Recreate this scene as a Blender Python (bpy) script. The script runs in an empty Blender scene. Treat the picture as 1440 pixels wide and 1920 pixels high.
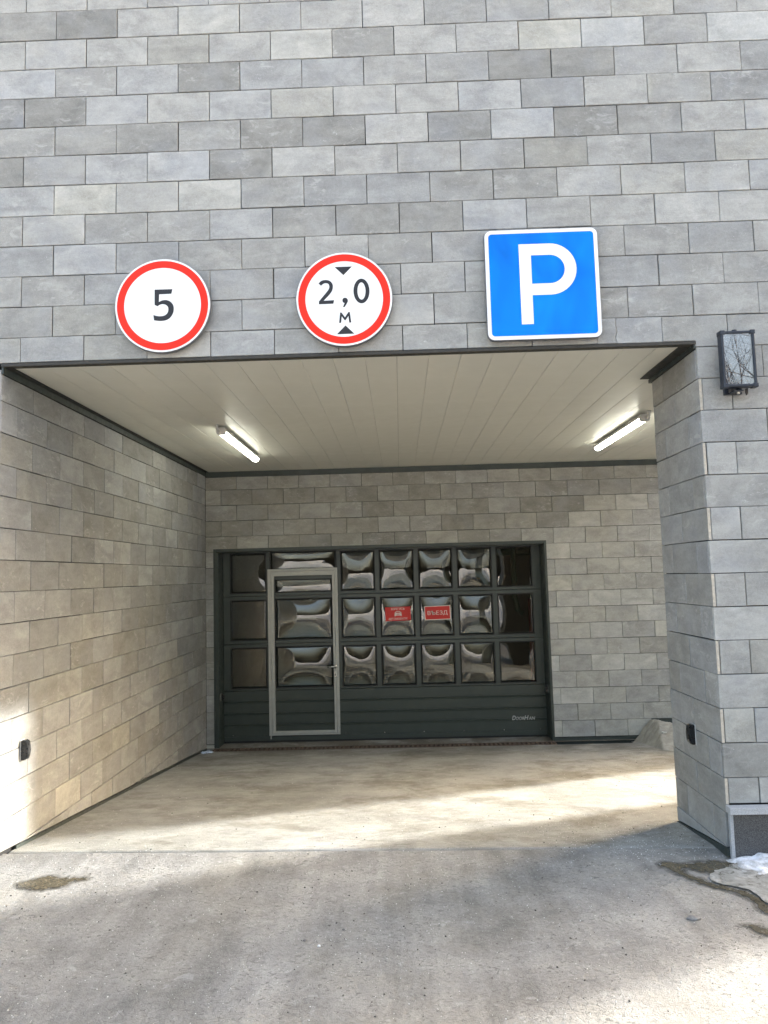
import bpy, bmesh, math, random
from mathutils import Vector, Matrix, noise

# ------------------------------------------------------------------ scene, camera, light
scene = bpy.context.scene
C = scene.collection
R = math.radians
random.seed(11)

CAM = Vector((2.34326, -4.39911, 1.62997))
FPX, PITCH, YAW, ROLL = 1360.88, 0.08664, -0.02007, -0.02661      # photo is 1440 x 1920
_cp, _sp, _cy, _sy, _cr, _sr = math.cos(PITCH), math.sin(PITCH), math.cos(YAW), math.sin(YAW), math.cos(ROLL), math.sin(ROLL)
FWD = Vector((_sy * _cp, _cy * _cp, _sp))
_r0 = Vector((_cy, -_sy, 0)); _u0 = _r0.cross(FWD)
RIGHT = _cr * _r0 + _sr * _u0
UP = -_sr * _r0 + _cr * _u0
cam_data = bpy.data.cameras.new('camera')
cam = bpy.data.objects.new('camera', cam_data); C.objects.link(cam)
cam.matrix_world = Matrix(((RIGHT.x, UP.x, -FWD.x, CAM.x), (RIGHT.y, UP.y, -FWD.y, CAM.y), (RIGHT.z, UP.z, -FWD.z, CAM.z), (0, 0, 0, 1)))
cam_data.sensor_fit = 'VERTICAL'; cam_data.sensor_height = 36.0; cam_data.sensor_width = 27.0
cam_data.lens = FPX / 1920 * 36.0
cam_data.clip_start = 0.05; cam_data.clip_end = 1000
scene.camera = cam

SUN_EL, SUN_AZ = R(17.9), math.atan2(1.0, 0.48)                  # azimuth from +Y towards +X
world = bpy.data.worlds.new('World'); scene.world = world; world.use_nodes = True
wn = world.node_tree.nodes
sky = wn.new('ShaderNodeTexSky'); sky.sky_type = 'NISHITA'; sky.sun_disc = False
sky.sun_elevation = SUN_EL; sky.sun_rotation = SUN_AZ; sky.air_density = 1.0; sky.dust_density = 10.0; sky.ozone_density = 0.0
world.node_tree.links.new(sky.outputs[0], wn['Background'].inputs[0])
wn['Background'].inputs[1].default_value = 0.15
sun_data = bpy.data.lights.new('sun', 'SUN'); sun_data.energy = 2.0; sun_data.angle = R(1.7); sun_data.color = (1.0, 0.98, 0.93)
sun = bpy.data.objects.new('sun', sun_data); C.objects.link(sun)
_ts = Vector((math.sin(SUN_AZ) * math.cos(SUN_EL), math.cos(SUN_AZ) * math.cos(SUN_EL), math.sin(SUN_EL)))
sun.rotation_euler = (-_ts).to_track_quat('-Z', 'Y').to_euler()
sun.location = (12, 8, 10)
scene.view_settings.view_transform = 'Standard'; scene.view_settings.look = 'None'
scene.view_settings.gamma = 1.0; scene.view_settings.use_curve_mapping = False
scene.view_settings.exposure = 2.95
scene.render.engine = 'CYCLES'
scene.cycles.use_denoising = True
scene.cycles.max_bounces = 8; scene.cycles.diffuse_bounces = 4; scene.cycles.transparent_max_bounces = 12
scene.cycles.sample_clamp_indirect = 8.0
scene.cycles.caustics_reflective = False; scene.cycles.caustics_refractive = False
LAMP_POWER = 3.8

# ------------------------------------------------------------------ measures (metres)
TW, TH = 0.40, 0.19843          # tile pitch
XL, YB, XR, XE = -0.1176, 4.766, 4.20, 6.0
XP = 5.0                        # far side of the pillar
XF = 9.0                        # far end of the covered passage
ZC = 3.0                        # ceiling
rowz = lambda r: (28 - r) * TH
def ramp_z(x, y): return (0.008 - 0.1 * y) * (1 - .75 * max(0, min(1, (x - 6.2) / 2.6))) - 0.045 * max(0, min(x, 5)) / 4.2 * (1 - y / 4.77)
def drive_z(x, y): return -0.0105 - 0.0104 * max(-1, min(x, 6))
def in_frame(p, m=10):
    d = Vector(p) - CAM; z = d.dot(FWD)
    if z < .05: return False
    u = 720 + FPX * d.dot(RIGHT) / z; v = 960 - FPX * d.dot(UP) / z
    return -m <= u <= 1440 + m and -m <= v <= 1920 + m

# ------------------------------------------------------------------ materials
class NT:
    """small helper to write node trees"""
    def __init__(s, name):
        s.m = bpy.data.materials.new(name); s.m.use_nodes = True; s.t = s.m.node_tree; s.n = s.t.nodes; s.n.clear()
        s.out = s.n.new('ShaderNodeOutputMaterial')
    def add(s, typ, props=None, **inp):
        nd = s.n.new('ShaderNode' + typ)
        for k, v in (props or {}).items(): setattr(nd, k, v)
        for k, v in inp.items():
            key = int(k[1:]) if k[0] == 'i' and k[1:].isdigit() else k.replace('_', ' ')
            s.set(nd, key, v)
        return nd
    def set(s, nd, key, v):
        if isinstance(v, bpy.types.NodeSocket): s.t.links.new(v, nd.inputs[key])
        elif isinstance(v, bpy.types.Node): s.t.links.new(v.outputs[0], nd.inputs[key])
        else: nd.inputs[key].default_value = v
    def noise(s, vec, scale, detail=3, rough=.55, dist=0): return s.add('TexNoise', Vector=vec, Scale=scale, Detail=detail, Roughness=rough, Distortion=dist).outputs[0]
    def mapv(s, vec, scale=(1, 1, 1), loc=(0, 0, 0)): return s.add('Mapping', Vector=vec, Scale=scale, Location=loc).outputs[0]
    def rng(s, v, a, b, c=0, d=1): return s.add('MapRange', Value=v, i1=a, i2=b, i3=c, i4=d).outputs[0]
    def math(s, op, a, b=0.5, clamp=False): return s.add('Math', {'operation': op, 'use_clamp': clamp}, i0=a, i1=b).outputs[0]
    def mix(s, f, a, b, mode='MIX'):
        nd = s.n.new('ShaderNodeMix'); nd.data_type = 'RGBA'; nd.blend_type = mode
        s.set(nd, 0, f); s.set(nd, 6, a); s.set(nd, 7, b); return nd.outputs[2]
    def scale(s, col, f):
        nd = s.n.new('ShaderNodeVectorMath'); nd.operation = 'SCALE'; s.set(nd, 0, col); s.set(nd, 3, f); return nd.outputs[0]
    def coord(s, which='Object'): return s.add('TexCoord').outputs[which]
    def bump(s, h, strength=.3, dist=.01): return s.add('Bump', Strength=strength, Distance=dist, Height=h).outputs[0]
    def bsdf(s, **k):
        b = s.add('BsdfPrincipled', **k); s.t.links.new(b.outputs[0], s.out.inputs[0]); return b

def c4(r, g=None, b=None): return (r, r if g is None else g, r if b is None else b, 1)

def mat_tile():
    t = NT('tile_concrete'); oi = t.add('ObjectInfo'); rnd = oi.outputs['Random']
    off = t.add('CombineXYZ', X=t.math('MULTIPLY', rnd, 61.0), Y=t.math('MULTIPLY', rnd, 17.0), Z=t.math('MULTIPLY', rnd, 43.0))
    v = t.add('VectorMath', {'operation': 'ADD'}, i0=t.coord(), i1=off).outputs[0]
    cloud = t.noise(t.mapv(v, (1, 1, 1.5)), 4.2, 3, .55, .8)
    streak = t.noise(t.mapv(v, (4, 4, 13)), 1.5, 3, .6, .6)
    blotch = t.noise(t.mapv(v, (1, 1, 2.0)), 10, 4, .72, .9)
    fine = t.noise(v, 170, 2, .7); med = t.noise(v, 48, 3, .7)
    k = t.math('ADD', t.rng(cloud, .36, .64, -.13, .13), t.rng(streak, .36, .64, -.055, .055))
    k = t.math('ADD', k, t.rng(fine, .36, .64, -.07, .07)); k = t.math('ADD', k, t.rng(med, .38, .62, -.05, .05))
    col = t.scale(oi.outputs['Color'], t.math('ADD', k, 1.0))
    # blue / warm drift inside one tile
    col = t.mix(t.rng(t.noise(v, 3.3, 2), .5, .72, 0, .20), col, (.33, .355, .41, 1))
    # pale smears, small flaked marks and dark ticks
    effl = t.math('MULTIPLY', t.rng(blotch, .54, .64), t.rng(t.noise(v, 2.7, 2), .50, .62))
    col = t.mix(t.math('MULTIPLY', effl, .34), col, (.56, .55, .53, 1))
    nick = t.noise(t.mapv(v, (1, 1, 1.6)), 34, 3, .75, 1.6); where = t.noise(v, 6.5, 2)
    flake = t.math('MULTIPLY', t.rng(nick, .64, .70), t.rng(where, .50, .60))
    col = t.mix(t.math('MULTIPLY', flake, .55), col, (.66, .65, .63, 1))
    tick = t.math('MULTIPLY', t.rng(nick, .355, .30), t.rng(where, .50, .40))
    col = t.mix(t.math('MULTIPLY', tick, .45), col, (.10, .10, .095, 1))
    # rubbed tile border
    edge = t.add('Attribute', {'attribute_name': 'edge'}).outputs['Fac']
    e = t.math('MULTIPLY', edge, t.rng(t.noise(v, 13, 3, .7), .35, .75, 0, .55))
    col = t.mix(e, col, t.scale(col, t.rng(rnd, 0, 1, .92, 1.38)))
    h = t.math('ADD', t.math('MULTIPLY', t.noise(v, 70, 3, .7), .7), t.math('MULTIPLY', blotch, .8))
    t.bsdf(Base_Color=col, Roughness=t.rng(cloud, .3, .7, .66, .82), Normal=t.bump(h, .5, .004), IOR=1.4)
    return t.m

def mat_plain(name, col, rough=.5, metal=0, var=.12, scale=14, bump=.0, bscale=80, spec=None):
    t = NT(name); v = t.coord(); n = t.noise(v, scale, 5, .62, .3)
    c = t.scale((col[0], col[1], col[2]), t.rng(n, .3, .7, 1 - var, 1 + var))
    kw = dict(Base_Color=c, Roughness=t.rng(t.noise(v, scale * 2.3, 3), .3, .7, max(.02, rough - .07), min(1, rough + .09)), Metallic=metal)
    if bump: kw['Normal'] = t.bump(t.noise(v, bscale, 4, .65), bump, .003)
    b = t.bsdf(**kw)
    return t.m

def mat_drive():
    t = NT('driveway_concrete'); v = t.coord()
    big = t.noise(v, .75, 5, .6, .2); mid = t.noise(v, 3.2, 6, .7, .3); fine = t.noise(v, 48, 4, .75); grain = t.noise(v, 210, 2, .7)
    track = t.noise(t.mapv(v, (4.2, .16, 1)), 1.5, 4, .6, .15)
    cut = t.noise(t.mapv(v, (5, 38, 1)), 1.0, 4, .7, 1.5)
    k = t.math('ADD', t.rng(big, .36, .64, -.13, .13), t.rng(mid, .36, .64, -.20, .20))
    k = t.math('ADD', k, t.rng(track, .34, .66, -.15, .15))
    k = t.math('ADD', k, t.rng(fine, .36, .64, -.11, .11))
    k = t.math('ADD', k, t.rng(grain, .34, .66, -.12, .12))
    col = t.scale((.262, .259, .246), t.math('ADD', k, 1.0))
    warm = t.rng(t.noise(v, 1.1, 4, .6, .6), .48, .66, 0, .55)
    col = t.mix(warm, col, t.scale((.280, .268, .232), t.math('ADD', k, 1.0)))
    # flaked surface: short dark nicks, lighter worn skins
    nick = t.math('MULTIPLY', t.rng(t.noise(t.mapv(v, (1, 1.7, 1)), 30, 4, .75, 1.4), .58, .64), t.rng(mid, .40, .55))
    col = t.mix(t.math('MULTIPLY', nick, .70), col, (.11, .11, .105, 1))
    vor = t.add('TexVoronoi', {'feature': 'DISTANCE_TO_EDGE'}, Vector=t.add('VectorMath', {'operation': 'ADD'}, i0=v, i1=t.scale(t.add('TexNoise', Vector=v, Scale=9.0, Detail=4.0).outputs[1], .09)).outputs[0], Scale=17.0).outputs[0]
    crack = t.math('MULTIPLY', t.rng(vor, .0, .035, 1, 0), t.rng(t.noise(v, 1.7, 3), .50, .60))
    col = t.mix(t.math('MULTIPLY', crack, .22), col, (.14, .14, .135, 1))
    skin = t.math('MULTIPLY', t.rng(t.noise(v, 12, 5, .7, .8), .60, .66), .36)
    col = t.mix(skin, col, (.47, .47, .46, 1))
    h = t.math('ADD', t.math('MULTIPLY', fine, .9), t.math('MULTIPLY', grain, .5))
    h = t.math('ADD', h, t.math('MULTIPLY', mid, 1.2))
    h = t.math('SUBTRACT', h, t.math('MULTIPLY', nick, .7)); h = t.math('SUBTRACT', h, t.math('MULTIPLY', crack, .25))
    t.bsdf(Base_Color=col, Roughness=.86, Normal=t.bump(h, .7, .012), IOR=1.35)
    return t.m

def mat_ramp():
    t = NT('ramp_concrete'); v = t.coord()
    big = t.noise(v, .8, 5, .6, .1); mid = t.noise(t.mapv(v, (1, 1.15, 1)), 3.4, 6, .74, .15)
    broom = t.noise(t.mapv(v, (6, 60, 1)), 1.0, 4, .75, .5); broom2 = t.noise(t.mapv(v, (3.5, 190, 1)), 1.0, 3, .7)
    grain = t.noise(v, 190, 2, .7)
    k = t.math('ADD', t.rng(big, .36, .64, -.15, .15), t.rng(mid, .34, .66, -.16, .16))
    k = t.math('ADD', k, t.rng(broom, .34, .66, -.075, .075)); k = t.math('ADD', k, t.rng(broom2, .34, .66, -.06, .06))
    k = t.math('ADD', k, t.rng(grain, .34, .66, -.20, .20))
    col = t.scale((.345, .343, .312), t.math('ADD', k, 1.0))
    grey = t.rng(t.noise(v, .9, 4, .6, .2), .44, .62, 0, .8)
    col = t.mix(grey, col, t.scale((.335, .337, .325), t.math('ADD', k, 1.0)))
    spots = t.rng(t.noise(v, 21, 4, .75, .6), .60, .68, 0, .35)
    col = t.mix(spots, col, t.scale((.23, .22, .19), t.math('ADD', k, 1.0)))
    pale = t.rng(t.noise(v, 5.5, 5, .75, .7), .58, .70, 0, .35)
    col = t.mix(pale, col, t.scale((.43, .43, .405), t.math('ADD', k, 1.0)))
    stain = t.rng(t.noise(t.mapv(v, (1, 1.25, 1)), 1.5, 6, .76, .2), .49, .64, 0, .80)
    col = t.mix(stain, col, t.scale((.195, .185, .155), t.math('ADD', k, 1.0)))
    # damp by the drain (the floor there stays wet)
    y = t.add('SeparateXYZ', Vector=v).outputs[1]
    damp = t.math('MULTIPLY', t.rng(t.math('ADD', y, t.rng(mid, .2, .8, -.25, .25)), 3.6, 4.75), t.rng(t.noise(v, 2.6, 5, .72, .3), .40, .56, .12, 1))
    col = t.mix(t.math('MULTIPLY', damp, .85), col, (.105, .092, .07, 1))
    h = t.math('ADD', t.math('MULTIPLY', broom, 1.0), t.math('MULTIPLY', broom2, .5)); h = t.math('ADD', h, t.math('MULTIPLY', grain, .4))
    h = t.math('ADD', h, t.math('MULTIPLY', mid, .8))
    t.bsdf(Base_Color=col, Roughness=t.rng(damp, 0, 1, .85, .45), Normal=t.bump(h, .8, .012), IOR=1.35)
    return t.m

def mat_glass():
    t = NT('acrylic_glazing')
    tr = t.add('BsdfTransparent', Color=(.62, .64, .60, 1))
    gl = t.add('BsdfGlossy', Color=(1, 1, .97, 1), Roughness=.008)
    fr = t.add('Fresnel', IOR=1.45)
    ms = t.add('MixShader', i0=t.math('ADD', fr.outputs[0], .065), i1=tr, i2=gl)
    df = t.add('BsdfDiffuse', Color=(.35, .34, .30, 1))
    dirt = t.rng(t.noise(t.mapv(t.coord(), (3, 1, 1)), 4, 5, .7, 1), .35, .8, .004, .022)
    m2 = t.add('MixShader', i0=dirt, i1=ms, i2=df)
    t.t.links.new(m2.outputs[0], t.out.inputs[0])
    return t.m

def mat_lampglass():
    t = NT('floodlight_glass')
    tr = t.add('BsdfTransparent', Color=(.8, .82, .85, 1)); gl = t.add('BsdfGlossy', Color=(1, 1, 1, 1), Roughness=.006)
    ms = t.add('MixShader', i0=t.math('ADD', t.add('Fresnel', IOR=1.5).outputs[0], .13), i1=tr, i2=gl)
    t.t.links.new(ms.outputs[0], t.out.inputs[0]); return t.m

def mat_emit(name, col, strength):
    t = NT(name); e = t.add('Emission', Color=(*col, 1), Strength=strength); t.t.links.new(e.outputs[0], t.out.inputs[0]); return t.m

def mat_film(name, col, rough=.3, wrinkle=.25, var=.04, spec=.18):
    t = NT(name); v = t.coord(); w = t.noise(v, 3.0, 2, .5, .5)
    c = t.scale(col, t.rng(t.noise(t.mapv(v, (1, 1, .55)), 3.2, 2, .5, .7), .35, .65, 1 - var, 1 + var))
    t.bsdf(Base_Color=c, Roughness=rough, Normal=t.bump(w, wrinkle, .02), Specular_IOR_Level=spec); return t.m

def mat_granite():
    t = NT('granite'); v = t.coord()
    a = t.noise(v, 260, 2, .6); b = t.noise(v, 120, 3, .7); w = t.noise(v, 5, 4, .6)
    col = t.mix(t.rng(a, .35, .65), c4(.022, .023, .025), c4(.135, .135, .135)); col = t.mix(t.rng(b, .58, .66), col, c4(.03))
    col = t.scale(col, t.rng(w, .3, .7, .85, 1.15))
    t.bsdf(Base_Color=col, Roughness=.38, Normal=t.bump(a, .05, .001)); return t.m

def mat_granite_light():
    t = NT('granite_light'); v = t.coord(); a = t.noise(v, 300, 2, .6)
    col = t.mix(t.rng(a, .35, .65), c4(.30, .305, .31), c4(.50, .51, .52)); t.bsdf(Base_Color=col, Roughness=.5); return t.m

def mat_snow():
    t = NT('old_snow'); v = t.coord(); n = t.noise(v, 16, 5, .7)
    col = t.mix(t.rng(n, .42, .62), c4(.45, .45, .44), c4(.86, .88, .92))
    t.bsdf(Base_Color=col, Roughness=.6, Normal=t.bump(t.noise(v, 60, 4, .7), .6, .01), Subsurface_Weight=.15, Subsurface_Radius=(.02, .02, .02)); return t.m

def mat_ice():
    t = NT('dirty_ice'); v = t.coord(); n = t.noise(v, 14, 6, .75, 1.4)
    col = t.mix(t.rng(n, .35, .65), (.13, .125, .10, 1), (.46, .46, .44, 1))
    t.bsdf(Base_Color=col, Roughness=t.rng(n, .3, .7, .15, .6), Normal=t.bump(t.noise(v, 40, 4, .7), .4, .006)); return t.m

def mat_wet():
    t = NT('wet_concrete'); v = t.coord(); n = t.noise(v, 26, 4, .7)
    col = t.mix(t.rng(n, .3, .7), (.060, .053, .036, 1), (.105, .094, .066, 1))
    b = t.add('BsdfPrincipled', Base_Color=col, Roughness=t.rng(n, .35, .65, .03, .30), Normal=t.bump(n, .12, .003))
    e = t.add('Attribute', {'attribute_name': 'edge'}).outputs['Fac']
    a = t.math('ADD', t.math('SUBTRACT', 1.0, e), t.rng(t.noise(v, 24, 4, .75), .3, .7, -.5, .5))
    ms = t.add('MixShader', i0=t.rng(a, .0, .5), i1=t.add('BsdfTransparent'), i2=b)
    t.t.links.new(ms.outputs[0], t.out.inputs[0]); return t.m

def mat_rust():
    t = NT('rusty_iron'); v = t.coord(); n = t.noise(v, 40, 4, .7)
    col = t.mix(t.rng(n, .35, .65), (.06, .045, .036, 1), (.17, .125, .095, 1)); t.bsdf(Base_Color=col, Roughness=.8, Metallic=.2, Normal=t.bump(n, .4, .003)); return t.m

def mat_damp(name, f):
    t = NT(name); v = t.coord(); n = t.noise(v, 34, 4, .75)
    ms = t.add('MixShader', i0=t.rng(n, .35, .62, f * .3, f), i1=t.add('BsdfTransparent'), i2=t.add('BsdfDiffuse', Color=(.085, .078, .06, 1)))
    t.t.links.new(ms.outputs[0], t.out.inputs[0]); return t.m

M = dict(
    damp=mat_damp('damp_concrete', .62), damp_faint=mat_damp('drying_concrete', .30),
    tile=mat_tile(), core=mat_plain('joint_shadow_board', (.018, .018, .018), .9, var=.3),
    tile_cut=mat_plain('cut_tile_edge', (.50, .45, .37), .85, var=.2, scale=40),
    plaster=mat_plain('grey_render', (.36, .36, .35), .9, var=.15, scale=4, bump=.2),
    drive=mat_drive(), ramp=mat_ramp(), ground=mat_plain('trodden_snow', (.55, .56, .58), .8, var=.3, scale=1.2, bump=.3),
    panel=mat_plain('cream_ceiling_panel', (.62, .615, .55), .36, var=.02, scale=3),
    seam=mat_plain('panel_joint', (.10, .095, .085), .9),
    trim=mat_plain('green_grey_trim', (.040, .050, .045), .45, var=.2, scale=9),
    trim_dark=mat_plain('dark_trim', (.022, .023, .021), .6, var=.2),
    drip=mat_plain('brown_drip_edge', (.035, .032, .025), .6, var=.25),
    door=mat_plain('anthracite_door_paint', (.046, .057, .050), .36, var=.10, scale=7, bump=.04, bscale=220),
    alu=mat_plain('grey_aluminium', (.42, .42, .385), .45, metal=.1, var=.08),
    rubber=mat_plain('black_rubber', (.012, .012, .012), .6),
    black=mat_plain('black_plastic', (.012, .013, .014), .28, var=.1),
    steel=mat_plain('brushed_steel', (.62, .60, .55), .28, metal=.9, var=.05),
    glass=mat_glass(), lampglass=mat_lampglass(),
    led=mat_emit('led_diffuser', (1.0, .99, .84), LAMP_POWER),
    housing=mat_plain('lamp_housing', (.50, .49, .46), .5, var=.04),
    flood=mat_plain('floodlight_metal', (.022, .028, .040), .35, metal=.2, var=.12),
    floodback=mat_plain('floodlight_board', (.085, .095, .11), .5),
    ledchip=mat_plain('led_lens', (.85, .87, .9), .15, var=.03),
    white=mat_film('white_reflective_film', (.84, .84, .83), .32, .05, .02), red=mat_film('red_reflective_film', (.80, .030, .014), .30, .12),
    blue=mat_film('blue_reflective_film', (.0005, .195, .80), .25, 1.0, .22, .16), ink=mat_film('black_print', (.035, .036, .040), .35, .05),  # blue tone varies to paint the light and dark of creases in the film
    signback=mat_plain('zinc_rim', (.16, .165, .18), .45, metal=.4), sticker=mat_film('red_sticker', (.52, .045, .04), .45, .05), stickerwhite=mat_film('white_print', (.72, .68, .62), .5, .02),
    logo=mat_plain('silver_print', (.55, .55, .52), .4),
    granite=mat_granite(), granite_light=mat_granite_light(), snow=mat_snow(), ice=mat_ice(), wet=mat_wet(), rust=mat_rust(),
    grit=mat_plain('salt_grit', (.74, .74, .72), .55, var=.2, scale=90), gritdark=mat_plain('dark_chips', (.10, .095, .085), .8, var=.4, scale=90),
    concrete=mat_plain('rough_concrete', (.36, .345, .30), .92, var=.3, scale=8, bump=.7, bscale=40),
    whitepad=mat_plain('pale_cement', (.66, .65, .60), .85, var=.12, scale=9, bump=.3),
    foil=mat_plain('grimy_plastic_sheet', (.40, .38, .32), .35, var=.3, scale=16, bump=.5, bscale=18),
    dark=mat_plain('dim_garage_wall', (.16, .16, .15), .9, var=.2, scale=2), garfloor=mat_plain('garage_floor', (.15, .15, .14), .5, var=.3, scale=2),
    green=mat_plain('green_pipe', (.02, .10, .06), .4), redpipe=mat_plain('red_pipe', (.40, .02, .02), .4),
    bark=mat_plain('bare_bark', (.06, .05, .045), .9, var=.3), litter=mat_plain('torn_wrapper', (.42, .50, .62), .4, var=.6, scale=30),
    stone=mat_plain('small_stone', (.20, .195, .185), .85, var=.3, scale=40),
)

# ------------------------------------------------------------------ mesh helpers
def link(name, me, mat=None, parent=None):
    o = bpy.data.objects.new(name, me); C.objects.link(o)
    if mat is not None and me is not None and len(me.materials) == 0: me.materials.append(mat)
    if parent: o.parent = parent
    return o
def tag(o, label=None, cat=None, group=None, kind=None):
    for k, v in (('label', label), ('category', cat), ('group', group), ('kind', kind)):
        if v: o[k] = v
    return o
def thing(name, label, cat, loc=(0, 0, 0), group=None):
    o = bpy.data.objects.new(name, None); C.objects.link(o); o.location = loc; o.empty_display_size = .1
    return tag(o, label, cat, group)
def mesh(name, v, f, smooth=False):
    me = bpy.data.meshes.new(name); me.from_pydata([tuple(p) for p in v], [], f); me.update()
    if smooth: me.polygons.foreach_set('use_smooth', [True] * len(me.polygons))
    return me
def bm_done(bm, name, smooth=False):
    bmesh.ops.recalc_face_normals(bm, faces=bm.faces)
    me = bpy.data.meshes.new(name); bm.to_mesh(me); bm.free()
    if smooth: me.polygons.foreach_set('use_smooth', [True] * len(me.polygons))
    return me
def box(name, x0, x1, y0, y1, z0, z1, mat, parent=None, bev=0.0, seg=1):
    """one box in the coordinates of its parent"""
    bm = bmesh.new(); bmesh.ops.create_cube(bm, size=1)
    bmesh.ops.scale(bm, vec=(x1 - x0, y1 - y0, z1 - z0), verts=bm.verts)
    bmesh.ops.translate(bm, vec=((x0 + x1) / 2, (y0 + y1) / 2, (z0 + z1) / 2), verts=bm.verts)
    if bev: bmesh.ops.bevel(bm, geom=bm.edges[:], offset=bev, segments=seg, affect='EDGES', profile=.6)
    return link(name, bm_done(bm, name), mat, parent)
def inset(poly, d):
    n = len(poly); out = []
    for i in range(n):
        p0, p1, p2 = poly[i - 1], poly[i], poly[(i + 1) % n]
        a = (p1[0] - p0[0], p1[1] - p0[1]); b = (p2[0] - p1[0], p2[1] - p1[1])
        la = math.hypot(*a) or 1e-9; lb = math.hypot(*b) or 1e-9
        na = (-a[1] / la, a[0] / la); nb = (-b[1] / lb, b[0] / lb)
        k = 1 + na[0] * nb[0] + na[1] * nb[1]
        k = max(k, .35)
        out.append((p1[0] + d * (na[0] + nb[0]) / k, p1[1] + d * (na[1] + nb[1]) / k))
    return out
def area(p): return .5 * sum(p[i - 1][0] * p[i][1] - p[i][0] * p[i - 1][1] for i in range(len(p)))
def clip(poly, a, b, c):
    """keep the part of a convex polygon where a*x + b*z >= c"""
    out = []
    for i in range(len(poly)):
        p, q = poly[i - 1], poly[i]; dp = a * p[0] + b * p[1] - c; dq = a * q[0] + b * q[1] - c
        if (dp >= 0) != (dq >= 0):
            t = dp / (dp - dq); out.append((p[0] + t * (q[0] - p[0]), p[1] + t * (q[1] - p[1])))
        if dq >= 0: out.append(q)
    res = []
    for p in out:
        if not res or math.hypot(p[0] - res[-1][0], p[1] - res[-1][1]) > 1e-5: res.append(p)
    if len(res) > 1 and math.hypot(res[0][0] - res[-1][0], res[0][1] - res[-1][1]) < 1e-5: res.pop()
    return res
def prism_data(poly, thick, ch=.0022, ring=.02):
    """front face at y = 0, back at y = thick; poly counter-clockwise seen from -y"""
    n = len(poly); xs = [p[0] for p in poly]; zs = [p[1] for p in poly]
    small = min(max(xs) - min(xs), max(zs) - min(zs)); ring = min(ring, .22 * small); ch = min(ch, .05 * small)
    L = [[(p[0], thick, p[1]) for p in poly], [(p[0], ch, p[1]) for p in poly], [(p[0], 0, p[1]) for p in inset(poly, ch)], [(p[0], 0, p[1]) for p in inset(poly, ch + ring)]]
    v = [p for l in L for p in l]; f = []
    for a in range(3):
        for i in range(n):
            j = (i + 1) % n; f.append((a * n + i, a * n + j, (a + 1) * n + j, (a + 1) * n + i))
    f.append(tuple(3 * n + i for i in range(n)))
    return v, f, [1.0] * (3 * n) + [0.0] * n
def tube(name, pts, rad, mat, parent=None, seg=8, caps=True):
    v, f = [], []; pts = [Vector(p) for p in pts]
    for i, p in enumerate(pts):
        d = (pts[min(i + 1, len(pts) - 1)] - pts[max(i - 1, 0)]).normalized()
        a = d.cross(Vector((0, 0, 1)) if abs(d.z) < .9 else Vector((1, 0, 0))).normalized(); b = d.cross(a)
        r = rad[i] if isinstance(rad, (list, tuple)) else rad
        for k in range(seg):
            an = 2 * math.pi * k / seg; v.append(p + r * (math.cos(an) * a + math.sin(an) * b))
    for i in range(len(pts) - 1):
        for k in range(seg):
            f.append((i * seg + k, i * seg + (k + 1) % seg, (i + 1) * seg + (k + 1) % seg, (i + 1) * seg + k))
    if caps: f.append(tuple(range(seg))[::-1]); f.append(tuple(range((len(pts) - 1) * seg, len(pts) * seg)))
    me = mesh(name, v, f, True)
    bm = bmesh.new(); bm.from_mesh(me); bmesh.ops.recalc_face_normals(bm, faces=bm.faces); bm.to_mesh(me); bm.free()
    return link(name, me, mat, parent)
def plate(name, xs, zs, holes, y0, y1, mat, parent, bev=0.0):
    """a rectangular plate on the grid xs, zs; holes = set of (i, j) cells left open; one connected mesh"""
    bm = bmesh.new(); V = {}
    def vt(i, j, s):
        if (i, j, s) not in V: V[i, j, s] = bm.verts.new((xs[i], y0 if s == 0 else y1, zs[j]))
        return V[i, j, s]
    full = lambda i, j: 0 <= i < len(xs) - 1 and 0 <= j < len(zs) - 1 and (i, j) not in holes
    for i in range(len(xs) - 1):
        for j in range(len(zs) - 1):
            if not full(i, j): continue
            bm.faces.new([vt(i, j, 0), vt(i + 1, j, 0), vt(i + 1, j + 1, 0), vt(i, j + 1, 0)])
            bm.faces.new([vt(i, j, 1), vt(i, j + 1, 1), vt(i + 1, j + 1, 1), vt(i + 1, j, 1)])
            for (di, dj, a, b) in ((-1, 0, (i, j), (i, j + 1)), (1, 0, (i + 1, j), (i + 1, j + 1)), (0, -1, (i, j), (i + 1, j)), (0, 1, (i, j + 1), (i + 1, j + 1))):
                if not full(i + di, j + dj): bm.faces.new([vt(*a, 0), vt(*b, 0), vt(*b, 1), vt(*a, 1)])
    bmesh.ops.recalc_face_normals(bm, faces=bm.faces)
    if bev:
        es = [e for e in bm.edges if len(e.link_faces) == 2 and e.calc_face_angle(0) > .5 and all(abs(v.co.y - y0) < 1e-6 for v in e.verts)]
        bmesh.ops.bevel(bm, geom=es, offset=bev, segments=2, affect='EDGES', profile=.5)
    return link(name, bm_done(bm, name), mat, parent)
def flat(name, polys, y, t, mat, parent):
    """flat shapes with a real thickness t in the xz plane, front at y; polys = list of (outline, hole or None)"""
    bm = bmesh.new()
    for outl, hole in polys:
        if hole is None:
            vs = [bm.verts.new((p[0], y, p[1])) for p in outl]; fs = [bm.faces.new(vs)]
        else:
            n = len(outl); a = [bm.verts.new((p[0], y, p[1])) for p in outl]; b = [bm.verts.new((p[0], y, p[1])) for p in hole]
            fs = [bm.faces.new([a[i], a[(i + 1) % n], b[(i + 1) % n], b[i]]) for i in range(n)]
        r = bmesh.ops.extrude_face_region(bm, geom=fs)
        bmesh.ops.translate(bm, vec=(0, t, 0), verts=[g for g in r['geom'] if isinstance(g, bmesh.types.BMVert)])
    return link(name, bm_done(bm, name), mat, parent)
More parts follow.
